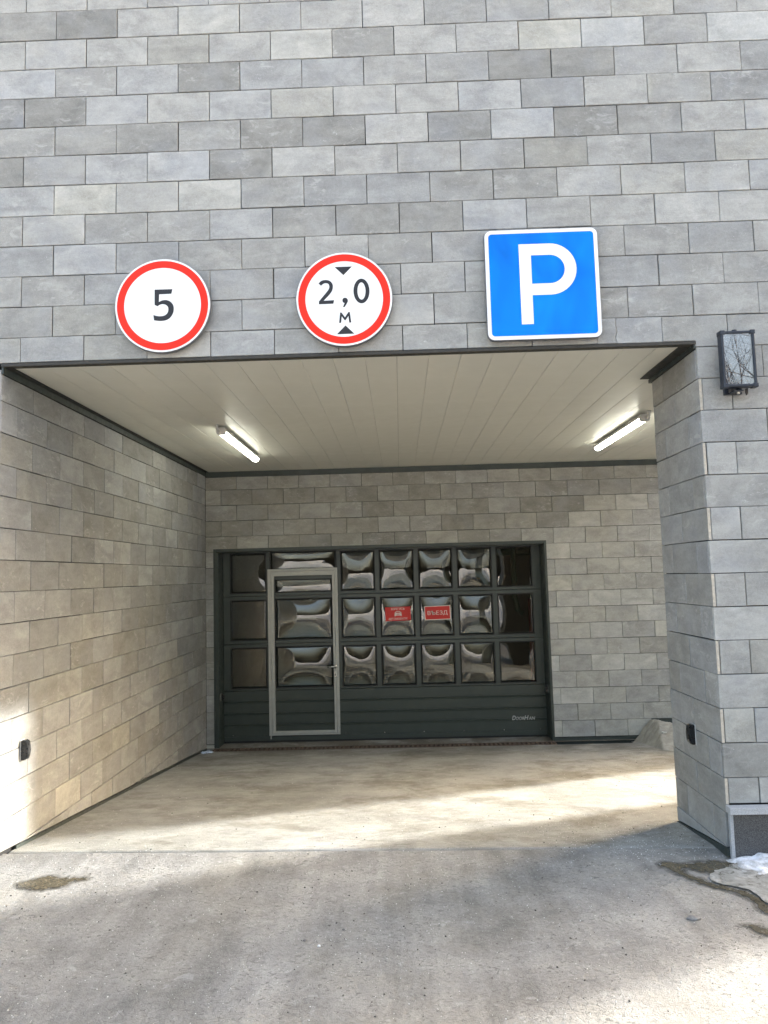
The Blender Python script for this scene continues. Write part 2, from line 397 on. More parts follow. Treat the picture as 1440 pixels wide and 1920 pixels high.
def circle(r, n=64, cx=0, cz=0): return [(cx + r * math.cos(2 * math.pi * i / n), cz + r * math.sin(2 * math.pi * i / n)) for i in range(n)]
def rrect(w, h, r, n=6):
    out = []
    for cx, cz, a0 in ((w / 2 - r, h / 2 - r, 0), (-w / 2 + r, h / 2 - r, 90), (-w / 2 + r, -h / 2 + r, 180), (w / 2 - r, -h / 2 + r, 270)):
        out += [(cx + r * math.cos(R(a0 + 90 * k / n)), cz + r * math.sin(R(a0 + 90 * k / n))) for k in range(n + 1)]
    return out
def text(name, body, height, x, z, y, mat, parent, bold=0.0, shear=0.0, width=None, spacing=1.0):
    """lettering as a thin solid, centred at (x, z), front at y"""
    cu = bpy.data.curves.new(name, 'FONT'); cu.body = body; cu.size = 1; cu.extrude = .012; cu.offset = bold; cu.shear = shear; cu.space_character = spacing
    o = bpy.data.objects.new(name, cu); C.objects.link(o)
    me = bpy.data.meshes.new_from_object(o.evaluated_get(bpy.context.evaluated_depsgraph_get()))
    bpy.data.objects.remove(o); bpy.data.curves.remove(cu)
    xs = [v.co.x for v in me.vertices]; ys = [v.co.y for v in me.vertices]
    s = height / (max(ys) - min(ys)); sx = s if width is None else width / (max(xs) - min(xs))
    cx, cy = (min(xs) + max(xs)) / 2, (min(ys) + max(ys)) / 2
    for v in me.vertices:
        a, b, c = v.co; v.co = (x + (a - cx) * sx, y + (.0006 if c < 0 else -.0006), z + (b - cy) * s)
    me.materials.clear(); return link(name, me, mat, parent)
def grid_mesh(name, x0, x1, y0, y1, nx, ny, zf, smooth=True):
    v = []; f = []
    for j in range(ny + 1):
        for i in range(nx + 1):
            x = x0 + (x1 - x0) * i / nx; y = y0 + (y1 - y0) * j / ny; v.append((x, y, zf(x, y)))
    for j in range(ny):
        for i in range(nx): a = j * (nx + 1) + i; f.append((a, a + 1, a + nx + 2, a + nx + 1))
    return mesh(name, v, f, smooth)
def nz(x, y, s, seed=0.): return noise.noise(Vector((x * s + seed, y * s - seed * .7, seed)))

# ------------------------------------------------------------------ ground
gx = [(-150, -150, -.09), (150, -150, -.09), (150, .1, -.09), (XF + .002, .1, -.09), (-150, .1, -.09), (150, 150, -.09), (XF + .002, 150, -.09)]
g = tag(link('ground', mesh('ground', gx, [(0, 1, 2, 3, 4), (3, 2, 5, 6)]), M['ground']), kind='structure')
dv = grid_mesh('driveway', -5.0, 9.6, -7.0, .157, 140, 70, lambda x, y: drive_z(x, y) + .005 * nz(x, y, 1.3, 3) + .002 * nz(x, y, 6, 5))
driveway = tag(link('driveway', dv, M['drive']), kind='structure')
def ramp_s(x, y): return ramp_z(x, y) + .004 * nz(x, y, 1.6, 9) if y < 4.66 else -.458
rm = grid_mesh('ramp', XL + .001, XF, .16, 4.562, 130, 80, ramp_s)
bm = bmesh.new(); bm.from_mesh(rm)                                    # the slab edge towards the driveway
front = [e for e in bm.edges if len(e.link_faces) == 1 and all(abs(v.co.y - .16) < 1e-5 for v in e.verts)]
r = bmesh.ops.extrude_edge_only(bm, edges=front); bmesh.ops.translate(bm, vec=(0, .001, -.08), verts=[q for q in r['geom'] if isinstance(q, bmesh.types.BMVert)])
for v in bm.verts:
    if abs(v.co.y - .16) < 1e-5: v.co.y += .004 * nz(v.co.x, 0, 7, 2); v.co.z -= .0075
bm.to_mesh(rm); bm.free()
ramp = tag(link('ramp', rm, M['ramp']), kind='structure')
jf = tag(link('joint_filler', mesh('joint_filler', [(XL, .14, -.034), (XF, .14, -.11), (XF, .175, -.11), (XL, .175, -.034)], [(0, 1, 2, 3)]), M['core']), kind='structure')
apron = tag(link('threshold', grid_mesh('threshold', XL, XF, 4.722, 5.12, 30, 4, lambda x, y: -.4515 + .001 * nz(x, y, 3, 4)), M['ramp']), kind='structure')

# ------------------------------------------------------------------ tiled walls
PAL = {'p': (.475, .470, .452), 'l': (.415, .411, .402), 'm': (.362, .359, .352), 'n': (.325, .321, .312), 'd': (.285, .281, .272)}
def tint(code=None):
    if not code:
        code = random.choices(['p', 'l', 'm', 'n', 'd'], [5, 27, 38, 20, 10])[0] + random.choices(['', 'b', 'w'], [5, 3, 3])[0]
    c = [a * b for a, b in zip(PAL[code[0]], (.865, .865, .825))]; j = random.uniform(.955, 1.045)
    if code[1:] == 'b': c = [c[0] * .98, c[1] * .995, c[2] * 1.03]
    if code[1:] == 'w': c = [c[0] * 1.01, c[1] * 1.0, c[2] * .965]
    return (c[0] * j, c[1] * j, c[2] * j, 1)
_tile_cache = {}
GAP = .0046
class Wall:
    """tiles on one wall plane; local x along the wall, z up, front towards local -y"""
    def __init__(s, root, origin, rot, rest_name='tile_rest'):
        s.root, s.rot = root, rot; s.mw = Matrix.Translation(origin) @ Matrix.Rotation(rot, 4, 'Z'); s.rest = []; s.rest_name = rest_name; s.count = 0
    def tile(s, poly, code=None, force=None, gap=GAP):
        if len(poly) < 3 or area(poly) < .0004: return
        xs = [p[0] for p in poly]; zs = [p[1] for p in poly]
        if max(xs) - min(xs) < .012 or max(zs) - min(zs) < .012: return
        poly = inset(poly, gap / 2)
        if area(poly) < .0002: return
        cx = (min(xs) + max(xs)) / 2; cz = (min(zs) + max(zs)) / 2
        loc = [(round(p[0] - cx, 4), round(p[1] - cz, 4)) for p in poly]
        seen = any(in_frame(s.mw @ Vector((p[0], 0, p[1]))) for p in poly) if force is None else force
        if not seen: s.rest.append([(p[0], p[1]) for p in poly]); return
        key = tuple(loc)
        if key not in _tile_cache:
            v, f, e = prism_data(loc, .019); me = mesh('tile', v, f)
            at = me.attributes.new('edge', 'FLOAT', 'POINT'); at.data.foreach_set('value', e); me.materials.append(M['tile']); _tile_cache[key] = me
        o = link('tile', _tile_cache[key], None, s.root)
        o.matrix_parent_inverse = Matrix.Identity(4)
        o.matrix_local = s.root_inv @ s.mw @ Matrix.Translation((cx + random.gauss(0, .0007), random.uniform(-.0022, .0022), cz + random.gauss(0, .0008))) @ Matrix.Rotation(R(random.gauss(0, .16)), 4, 'X') @ Matrix.Rotation(R(random.gauss(0, .10)), 4, 'Z') @ Matrix.Rotation(R(random.gauss(0, .10)), 4, 'Y')
        o.color = tint(code); s.count += 1
    @property
    def root_inv(s): return Matrix.Translation(-Vector(s.root.location))
    def finish(s):
        if not s.rest: return
        V, F, E = [], [], []
        for poly in s.rest:
            v, f, e = prism_data(poly, .019); b = len(V); V += v; E += e; F += [tuple(i + b for i in q) for q in f]
        me = mesh(s.rest_name, V, F); at = me.attributes.new('edge', 'FLOAT', 'POINT'); at.data.foreach_set('value', E); me.materials.append(M['tile'])
        o = link(s.rest_name, me, None, s.root); o.matrix_local = s.root_inv @ s.mw; o.color = tint('m'); o['kind'] = 'stuff'
def rect(x0, x1, z0, z1): return [(x0, z0), (x1, z0), (x1, z1), (x0, z1)]

# --- front wall (facade above the passage and beside it)
front_wall = thing('front_wall', 'grey tiled facade wall above the garage entrance, carrying the traffic signs', 'wall', (2, 0, 3))
FP = lambda name, *a, **k: None
def child_box(root, name, x0, x1, y0, y1, z0, z1, mat, bev=0.0, seg=1):
    l = root.location; return box(name, x0 - l.x, x1 - l.x, y0 - l.y, y1 - l.y, z0 - l.z, z1 - l.z, mat, root, bev, seg)
child_box(front_wall, 'backing', -6, XE, .021, 9.0, 3.03, 9.2, M['core'])
child_box(front_wall, 'side_backing', -6, XL - .022, .021, 9.0, -1, 3.029, M['core'])
FW = Wall(front_wall, (0, 0, 0), 0)
ROWS = {  # tints read off the photograph, first code is the tile at k = -1 (even rows) or -0.5 (odd rows)
    0: 'l l l m l l l m l l l m l', 1: 'n d l p m l l m m l lw m l', 2: 'l l l mw l p n l l pw pb m pb', 3: 'lb m mb d mb mb m m d d m l nb',
    4: 'nb d lb l lb lw l l lb nb l mw nb', 5: 'm n n m d d l n lb d n l l', 6: 'd m lb lb d l l m m nw m nb lw', 7: 'lb pw lw p m mb mb n n l lw l mb',
    8: 'm l m m lb n n n lb m l l l', 9: 'mb lb mb m m l n m mb m m nb l', 10: 'm m mb m m mb m m m mw mb m m', 11: 'm mw m mb m mb l m m n m m m', 12: 'mw b mw l lb m m m mw m mb m m'}
for rrow in range(-5, 13):
    codes = ROWS.get(rrow, '').replace(' b ', ' mb ').split(); off = .5 if rrow % 2 else 0.
    for i in range(-9, 17):
        k = i + off; x0, x1 = k * TW, (k + 1) * TW
        if x0 >= XE or x1 <= -3.6: continue
        idx = i + 1; code = codes[idx] if 0 <= idx < len(codes) else None
        zt, zb = rowz(rrow), rowz(rrow + 1)
        if rrow == 12:
            zo = 3.014
            if x0 < XR < x1:                                   # notched tile over the pillar corner
                FW.tile([(x0, zo), (XR - .004, zo), (XR - .004, zb), (x1, zb), (x1, zt), (x0, zt)], code)
            elif x1 <= XR and x1 > XL:
                if k == 9:                                     # cracked tile under the blue sign
                    cr = [(3.722, zo), (3.712, 3.05), (3.724, 3.09), (3.716, 3.13), (3.722, zt)]
                    FW.tile([(x0, zo)] + cr + [(x0, zt)], code, gap=.0015); FW.tile([(x1, zo), (x1, zt)] + cr[::-1], code, gap=.0015)
                else: FW.tile(rect(x0, x1, zo, zt), code)
            else: FW.tile(rect(x0, x1, zb, zt), code)
        else: FW.tile(clip(rect(x0, x1, zb, zt), -1, 0, -XE), code)
PIERC = {13: 'm n', 14: 'm m', 15: 'mb n', 16: 'l m', 17: 'm l', 18: 'l m', 19: 'l l', 20: 'm m', 21: 'l l', 22: 'm mw', 23: 'l m', 24: 'lw mb', 25: 'd n', 26: 'l l'}
for rrow in range(13, 29):
    off = .5 if rrow % 2 else 0.
    for i in range(-9, 16):
        k = i + off; x0, x1 = k * TW, (k + 1) * TW; zb, zt = rowz(rrow + 1), rowz(rrow)
        if x1 <= XL: FW.tile(rect(x0, x1, zb, zt), force=False); continue
        if x0 < XL: FW.tile(rect(x0, XL, zb, zt), force=False); continue
        if x1 <= XR + .01 or x0 > XP: continue
        lo = XR if rrow % 2 else XR + .021
        poly = clip(clip(clip(rect(x0, x1, zb, zt), 1, 0, lo), 0, 1, .250), -1, 0, -XP)
        cc = PIERC.get(rrow, 'm m').split(); j = i - 10
        FW.tile(poly, cc[min(max(j, 0), len(cc) - 1)] if j < 2 else None)
FW.finish()
l = front_wall.location
db = plate('drip_edge', [XL - l.x - .004, XR - l.x], [2.992 - l.z, 3.0115 - l.z], set(), -.004, .012, M['drip'], front_wall, .002)
db2 = child_box(front_wall, 'drip_flange', XL + .03, XR - .005, .0125, .058, 2.9955, 2.9985, M['drip'])

# --- left side wall of the passage
side_wall = thing('side_wall', 'long grey tiled side wall of the covered passage, with a sunlit patch at its near end', 'wall', (XL, 2.4, 0))
child_box(side_wall, 'backing', XL - .0205, XL - .0195, .03, YB + .03, -.7, 3.02, M['core'])
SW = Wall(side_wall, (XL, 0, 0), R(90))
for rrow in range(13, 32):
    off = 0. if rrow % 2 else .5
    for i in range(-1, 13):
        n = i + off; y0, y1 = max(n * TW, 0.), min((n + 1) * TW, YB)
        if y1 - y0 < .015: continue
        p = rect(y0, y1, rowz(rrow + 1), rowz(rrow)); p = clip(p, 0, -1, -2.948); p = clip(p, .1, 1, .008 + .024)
        SW.tile(p, random.choices(['m', 'n', 'd', 'lw', 'nw', 'mb', 'nb', 'db'], [1.5, 3, 4, .5, .7, 3, 5, 4])[0])  # darker, cooler tones put the passage shade into the tile colour
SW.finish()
def along_ramp(name, x0, x1, ya, yb, up, dn, mat, root):
    l = root.location; v = []
    for y in (ya, yb):
        z = ramp_z(0, y)
        for (x, dz) in ((x0, dn), (x1, dn), (x1, up), (x0, up)): v.append((x - l.x, y - l.y, z + dz - l.z))
    return link(name, mesh(name, v, [(0, 1, 2, 3), (7, 6, 5, 4), (0, 4, 5, 1), (1, 5, 6, 2), (2, 6, 7, 3), (3, 7, 4, 0)]), mat, root)
along_ramp('base_trim', XL - .015, XL + .008, .26, YB - .001, .021, -.03, M['trim'], side_wall)

# --- back wall with the door opening
back_wall = thing('back_wall', 'grey tiled wall at the back of the passage around the garage door', 'wall', (2.1, YB, 0))
OX0, OX1, OZ = -.006, 4.173, 2.0
child_box(back_wall, 'backing', XL - .1, OX0 - .001, YB + .0195, 5.06, -1, 3.028, M['core'])
child_box(back_wall, 'backing', OX0, OX1, YB + .0195, 5.06, OZ + .004, 3.027, M['core'])
child_box(back_wall, 'backing', OX1 + .001, XF + .04, YB + .0195, 5.06, -1, 3.028, M['core'])
BW = Wall(back_wall, (XL, YB, 0), 0); DZ = -.0126
for rrow in range(13, 31):
    off = 0. if rrow % 2 else .5
    for i in range(-1, 16):
        m_ = i + off; x0, x1 = max(m_ * TW, 0.), min((m_ + 1) * TW, XE - XL)
        if x1 - x0 < .015: continue
        zb, zt = max(rowz(rrow + 1) + DZ, -.412), min(rowz(rrow) + DZ, 2.931)
        if zt - zb < .01: continue
        a0, a1 = OX0 - XL, OX1 - XL
        hid = None if XL + x0 < 5.62 else False
        bc = random.choices(['nw', 'dw', 'n', 'mw', 'd', 'm'], [4, 3, 2, 3, 2, 1])[0] if rrow < 15 or (rrow < 18 and XL + x0 < 4.4) else random.choice(['l', 'lw', 'p', 'm'])  # browner batch above; paler tones low and right also paint the dappled light
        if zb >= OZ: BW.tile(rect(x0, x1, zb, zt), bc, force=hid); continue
        if zt > OZ and x0 < a1 and x1 > a0:
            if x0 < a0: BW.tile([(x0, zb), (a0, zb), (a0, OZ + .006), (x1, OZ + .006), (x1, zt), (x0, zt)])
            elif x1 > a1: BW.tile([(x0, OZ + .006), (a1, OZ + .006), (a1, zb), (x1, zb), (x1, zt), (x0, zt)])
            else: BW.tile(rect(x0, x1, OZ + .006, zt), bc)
            continue
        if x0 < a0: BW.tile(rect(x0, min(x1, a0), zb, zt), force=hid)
        if x1 > a1:
            hi = 5.375 - XL if rrow == 29 else x1
            if hi > max(x0, a1): BW.tile(rect(max(x0, a1), min(x1, hi), zb, zt), random.choice(['l', 'lw', 'l', 'lw', 'p', 'pw', 'm', 'mw']), force=hid)  # pale mix here also carries the light on this end of the wall
BW.finish()
child_box(back_wall, 'base_trim', OX1 + .002, 5.22, YB - .004, YB + .018, -.52, -.416, M['trim'])
child_box(back_wall, 'base_trim', XL + .002, OX0 - .002, YB - .004, YB + .018, -.50, -.416, M['alu'])
child_box(back_wall, 'base_trim', 5.38, XE, YB - .003, YB + .018, -.30, -.214, M['trim'])

# --- pillar
pillar = thing('pillar', 'grey tiled corner pillar at the right of the entrance with a black sensor on its flank', 'pillar', (4.6, .4, 0))
child_box(pillar, 'backing', XR + .0205, XP, .0205, .785, -1, 3.029, M['core'])
PW = Wall(pillar, (XR, 0, 0), R(-90))
for rrow in range(13, 30):
    js = [0.021, .19, .59, .79] if rrow % 2 else [0.0, .40, .79]
    for a, b in zip(js, js[1:]):
        p = rect(-b, -a, rowz(rrow + 1), rowz(rrow)); p = clip(p, 0, -1, -2.966); p = clip(p, -.128, 1, .003)
        PW.tile(p, random.choices(['n', 'm', 'mb', 'nb', 'd'], [4, 3, 3, 3, 1])[0])
    if rrow % 2 == 0 and rowz(rrow + 1) > 0:                     # raw cut edge of the flank tile, seen from the front
        child_box(pillar, 'tile_edge', XR + .001, XR + .0165, -.0022, .0006, max(rowz(rrow + 1) + .003, .25), rowz(rrow) - .003, M['tile_cut'])
PW.finish()
def skew(name, ya, yb, za, zb, h, root):
    l = root.location; v = []
    for y, z in ((ya, za), (yb, zb)):
        for x, dz in ((XR - .004, -h), (XR + .018, -h), (XR + .018, 0), (XR - .004, 0)): v.append((x - l.x, y - l.y, z + dz - l.z))
    return link(name, mesh(name, v, [(3, 2, 1, 0), (4, 5, 6, 7), (1, 5, 4, 0), (2, 6, 5, 1), (3, 7, 6, 2), (0, 4, 7, 3)]), M['trim'], root)
skew('base_trim', .002, .79, -.001, -.103, .05, pillar)

# --- the passage runs on past the pillar to an end wall with a gap at the back, where the sun comes in
end_wall = thing('end_wall', 'grey rendered wall at the far end of the passage behind the pillar', 'wall', (XF, 2.5, 0))
child_box(end_wall, 'block', XF - .25, XF, 1.44, 3.47, -1, 3.8, M['plaster'])
wing = thing('building_wing', 'grey rendered wing that carries the back wall on past the passage', 'building', (7.5, 7, 0))
child_box(wing, 'block', XE + .002, XF + .04, 5.061, 10.0, -1, 9.2, M['plaster'])
child_box(wing, 'upper_wall', XE + .002, XF + .04, YB + .02, 5.0605, 3.029, 9.2, M['plaster'])

# --- the neighbour, unseen, added to shade the forecourt and cut its bounce light
shade_block = thing('shading_block', 'added unseen building-sized block that shades the forecourt', 'building', (24, -6, 0))
child_box(shade_block, 'wall', 20, 30, -16, 5.9, -.1, 7.6, M['plaster'])
child_box(shade_block, 'block_top', 19.7, 30.3, -16.3, 5.9, 7.602, 7.8, M['trim'])

# ------------------------------------------------------------------ ceiling
ceiling = thing('ceiling', 'cream ceiling of long narrow panels over the passage', 'ceiling', (2.1, 2.4, ZC)); del ceiling['category']; del ceiling['label']; ceiling['kind'] = 'structure'
l = ceiling.location
child_box(ceiling, 'backing', XL - .02, XE, .03, YB + .015, 3.012, 3.020, M['seam'])
PWD = .203
def ceil_panel(w):
    prof = [(-w / 2 + .0008, .010), (-w / 2 + .0008, .0016), (-w / 2 + .0028, 0), (-w / 4, -.0008), (0, -.0010), (w / 4, -.0008), (w / 2 - .0028, 0), (w / 2 - .0008, .0016), (w / 2 - .0008, .010)]
    y0, y1 = .048 - 2.4, YB - .004 - 2.4; n = len(prof)
    v = [(x, y0, z) for x, z in prof] + [(x, y1, z) for x, z in prof]
    f = [(i, i + 1, n + i + 1, n + i) for i in range(n - 1)] + [(n - 1, 0, n, 2 * n - 1), tuple(range(n))[::-1], tuple(range(n, 2 * n))]
    me = mesh('ceiling_panel', v, f); bm = bmesh.new(); bm.from_mesh(me); bmesh.ops.recalc_face_normals(bm, faces=bm.faces); bm.to_mesh(me); bm.free()
    me.materials.append(M['panel']); return me
cpm = ceil_panel(PWD)
x = .128 - PWD
while x < XE - .05:
    if x + PWD < XE:
        o = link('ceiling_panel', cpm, None, ceiling); o.location = (x + PWD / 2 - l.x, 0, random.uniform(-.0006, .0006)); o.rotation_euler = (0, R(random.gauss(0, .10)), 0)
    x += PWD
child_box(ceiling, 'wall_trim', XL + .0005, XL + .012, .001, YB - .013, 2.950, 2.992, M['trim'])
child_box(ceiling, 'shadow_gap', XL + .0125, XL + .052, .0125, YB - .06, 2.9915, 2.9975, M['trim_dark'])
child_box(ceiling, 'wall_trim', XL + .013, 5.7, YB - .0125, YB - .0005, 2.932, 2.9985, M['trim'])
child_box(ceiling, 'wall_trim', XR - .012, XR - .0005, .002, .815, 2.968, 2.9925, M['trim'])
child_box(ceiling, 'wall_trim', XR - .0115, XR + .3, .8155, .827, 2.968, 2.9925, M['trim'])
tv = [(XR - .085, .060), (XR - .0125, .060), (XR - .0125, .80), (XR - .030, .80), (XR - .080, .80), (XR - .085, .62)]
bm = bmesh.new(); fs = [bm.faces.new([bm.verts.new((a - l.x, b - l.y, 2.9975 - l.z)) for a, b in tv])]
r = bmesh.ops.extrude_face_region(bm, geom=fs); bmesh.ops.translate(bm, vec=(0, 0, -.005), verts=[q for q in r['geom'] if isinstance(q, bmesh.types.BMVert)])
link('shadow_gap', bm_done(bm, 'shadow_gap'), M['trim_dark'], ceiling)

# ------------------------------------------------------------------ batten lights
def batten(label, xc, y0, y1, side):
    t = thing('batten_light', label, 'light', (xc, (y0 + y1) / 2, ZC), 'batten lights under the ceiling')
    h = (y1 - y0) / 2; prof = [(-.036, -.018), (.036, -.018), (.040, -.026), (.040, -.045), (-.040, -.045), (-.040, -.026)]
    v = [(x, -h, z) for x, z in prof] + [(x, h, z) for x, z in prof]; n = len(prof)
    f = [(i, (i + 1) % n, n + (i + 1) % n, n + i) for i in range(n)] + [tuple(range(n)), tuple(range(n, 2 * n))]
    bm = bmesh.new(); bm.from_mesh(mesh('housing', v, f)); link('housing', bm_done(bm, 'housing'), M['housing'], t)
    arc = [(.0385 * math.cos(a), -.0455 - .034 * math.sin(a)) for a in [math.pi * i / 10 for i in range(11)]]
    ys = [-h + .03, h - .012, h + .004]; sc = [1, 1, .72]; v = []; f = []; n = len(arc)
    for y, s in zip(ys, sc): v += [(a * s, y, -.0455 + (b + .0455) * s) for a, b in arc]
    for k in range(2): f += [(k * n + i, k * n + i + 1, (k + 1) * n + i + 1, (k + 1) * n + i) for i in range(n - 1)] + [((k + 1) * n - 1, k * n, (k + 1) * n, (k + 2) * n - 1)]
    f += [tuple(range(n)), tuple(range(2 * n, 3 * n))]
    bm = bmesh.new(); bm.from_mesh(mesh('diffuser', v, f)); link('diffuser', bm_done(bm, 'diffuser', True), M['led'], t)
    bm = bmesh.new(); vs = [bm.verts.new((a, -h - .028, b)) for a, b in [(-.041, -.017), (.041, -.017), (.041, -.055), (.030, -.078), (-.030, -.078), (-.041, -.055)]]
    fs = [bm.faces.new(vs)]; r = bmesh.ops.extrude_face_region(bm, geom=fs); bmesh.ops.translate(bm, vec=(0, .056, 0), verts=[q for q in r['geom'] if isinstance(q, bmesh.types.BMVert)])
    link('end_cap', bm_done(bm, 'end_cap'), M['housing'], t)
    for yy in (-h * .62, h * .62):
        box('mounting_clip', -.043, .043, yy - .012, yy + .012, -.030, -.0015, M['housing'], t, .002)
    tube('cable_gland', [(side * .012, -h - .029, -.050), (side * .012, -h - .06, -.050), (side * .012, -h - .085, -.040), (side * .012, -h - .092, -.018), (side * .012, -h - .092, 0)], .014, M['housing'], t, 10)
    return t
batten('lit tube light on the ceiling near the left side wall', .772, 1.99, 3.57, -1)
batten('lit tube light on the ceiling near the pillar, its near end cut off by it', 4.540, 1.97, 3.50, 1)

# ------------------------------------------------------------------ traffic signs
def plate_disc(name, outline, y0, y1, mat, parent, bev=.006):
    bm = bmesh.new(); fs = [bm.faces.new([bm.verts.new((a, y0, b)) for a, b in outline])]
    r = bmesh.ops.extrude_face_region(bm, geom=fs); bmesh.ops.translate(bm, vec=(0, y1 - y0, 0), verts=[q for q in r['geom'] if isinstance(q, bmesh.types.BMVert)])
    bmesh.ops.recalc_face_normals(bm, faces=bm.faces)
    es = [e for e in bm.edges if all(abs(v.co.y - y0) < 1e-6 for v in e.verts)]
    bmesh.ops.bevel(bm, geom=es, offset=bev, segments=3, affect='EDGES', profile=.5)
    return link(name, bm_done(bm, name), mat, parent)
def sign_mount(t):
    for x in (-.12, .12):
        box('bracket', x - .018, x + .018, -.024, .0005, -.16, .16, M['signback'], t, .002)
def round_sign(label, x, z):
    t = thing('traffic_sign', label, 'sign', (x, 0, z), 'round red-bordered signs')
    plate_disc('plate', circle(.300, 72), -.050, -.024, M['signback'], t)
    flat('face', [(circle(.2965, 72), None)], -.0512, .001, M['white'], t)
    flat('red_ring', [(circle(.285, 72), circle(.2405, 72))], -.0524, .001, M['red'], t)
    sign_mount(t); return t
s5 = round_sign('round red-bordered speed sign with a black 5 above the entrance', .915, 3.334)
FIVE = [(-.049, .1024), (.0622, .1016), (.0556, .0725), (-.0209, .0716), (-.0225, .0221), (-.0031, .0308), (.0224, .033), (.0479, .0232), (.0657, .0018), (.0707, -.0244), (.0656, -.0528), (.0478, -.0808), (.0223, -.0955), (-.0082, -.0991), (-.0336, -.0972), (-.0524, -.0939), (-.057, -.06), (-.0336, -.0671), (-.0107, -.0694), (.0122, -.0655), (.03, -.0516), (.0366, -.031), (.0336, -.0101), (.0198, .0034), (.002, .0082), (-.0158, .0046), (-.0311, -.0047), (-.049, .0048)]
def soften(p, sharp):
    """round the curved runs of an outline; indices in sharp stay corners"""
    out = []; n = len(p)
    for i in range(n):
        a, b, c, d = p[i - 1], p[i], p[(i + 1) % n], p[(i + 2) % n]; out.append(b)
        if i in sharp and (i + 1) % n in sharp: continue
        if i in sharp: a = (2 * b[0] - c[0], 2 * b[1] - c[1])
        if (i + 1) % n in sharp: d = (2 * c[0] - b[0], 2 * c[1] - b[1])
        for t in (.33, .67):
            out.append(tuple(.5 * (2 * b[k] + (c[k] - a[k]) * t + (2 * a[k] - 5 * b[k] + 4 * c[k] - d[k]) * t * t + (-a[k] + 3 * b[k] - 3 * c[k] + d[k]) * t ** 3) for k in (0, 1)))
    return out
flat('digit_five', [(soften(FIVE, {0, 1, 2, 3, 4, 15, 16, 26, 27}), None)], -.0524, .001, M['ink'], s5)
s2 = round_sign('round red-bordered height limit sign reading 2,0 between two black triangles', 2.045, 3.336)
TWO = [(-.1568, .1033), (-.1388, .1194), (-.1109, .1241), (-.0857, .1164), (-.071, .0977), (-.0683, .0768), (-.0744, .0536), (-.09, .0307), (-.1106, .0091), (-.1271, -.0079), (-.062, -.0066), (-.0675, -.0287), (-.1568, -.0292), (-.1565, -.0111), (-.1306, .0192), (-.11, .0434), (-.0944, .0647), (-.0905, .0827), (-.0962, .0986), (-.1113, .1038), (-.1265, .1007), (-.142, .0882)]
flat('digit_two', [(soften(TWO, {0, 9, 10, 11, 12, 13, 21}), None)], -.0524, .001, M['ink'], s2)
ell = lambda cx, cz, a, b: [(cx + a * math.cos(2 * math.pi * i / 40), cz + b * math.sin(2 * math.pi * i / 40)) for i in range(40)]
flat('digit_zero', [(ell(.1082, .0461, .0495, .0784), ell(.1082, .0461, .0252, .0550))], -.0524, .001, M['ink'], s2)
flat('comma', [(soften([(-.0111, -.011), (-.0073, .0018), (.0054, .0066), (.0179, .001), (.0226, -.0122), (.0173, -.0275), (.0016, -.0529), (-.0085, -.0525), (.0022, -.026), (-.0063, -.0231)], {6, 7, 8}), None)], -.0524, .001, M['ink'], s2)
flat('letter_m', [([(-.0345, -.1518), (-.0270, -.0865), (-.0193, -.0858), (.0027, -.1175), (.0246, -.0852), (.0326, -.0845), (.0407, -.1518), (.0281, -.1518), (.024, -.1095), (.0048, -.1367), (.0008, -.1366), (-.0173, -.1101), (-.0222, -.1518)], None)], -.0524, .001, M['ink'], s2)
flat('triangle', [([(-.0550, .2048), (.0522, .2048), (-.0014, .151)], None)], -.0524, .001, M['ink'], s2)
flat('triangle', [([(-.0490, -.2228), (.0582, -.2228), (.0046, -.1692)], None)], -.0524, .001, M['ink'], s2)
sp = thing('traffic_sign', 'square blue parking sign with a large white P', 'sign', (3.270, 0, 3.390))
plate_disc('plate', rrect(.70, .70, .045, 8), -.050, -.022, M['signback'], sp)
flat('face', [(rrect(.694, .694, .042, 8), None)], -.0512, .001, M['white'], sp)
flat('blue_field', [(rrect(.648, .648, .022, 8), None)], -.0524, .001, M['blue'], sp)
arc = lambda cx, cz, r_, a0, a1, n=20: [(cx + r_ * math.cos(R(a0 + (a1 - a0) * i / n)), cz + r_ * math.sin(R(a0 + (a1 - a0) * i / n))) for i in range(n + 1)]
ob = arc(.048, .0905, .1625, -90, 90); ib = arc(.048, .0905, .0905, -90, 90)
flat('letter_p_stem', [([(-.139, -.254), (-.066, -.254), (-.066, .253), (-.139, .253)], None)], -.0536, .001, M['white'], sp)
outl = [(-.0659, -.072)] + ob + [(-.0659, .253)]; hole = [(-.0659, .0)] + ib + [(-.0659, .181)]
bm = bmesh.new(); a = [bm.verts.new((p[0], -.0536, p[1])) for p in outl]; b = [bm.verts.new((p[0], -.0536, p[1])) for p in hole]
fs = [bm.faces.new([a[i], a[i + 1], b[i + 1], b[i]]) for i in range(len(a) - 1)]
r = bmesh.ops.extrude_face_region(bm, geom=fs); bmesh.ops.translate(bm, vec=(0, .001, 0), verts=[q for q in r['geom'] if isinstance(q, bmesh.types.BMVert)])
link('letter_p_bowl', bm_done(bm, 'letter_p_bowl'), M['white'], sp)
sign_mount(sp)

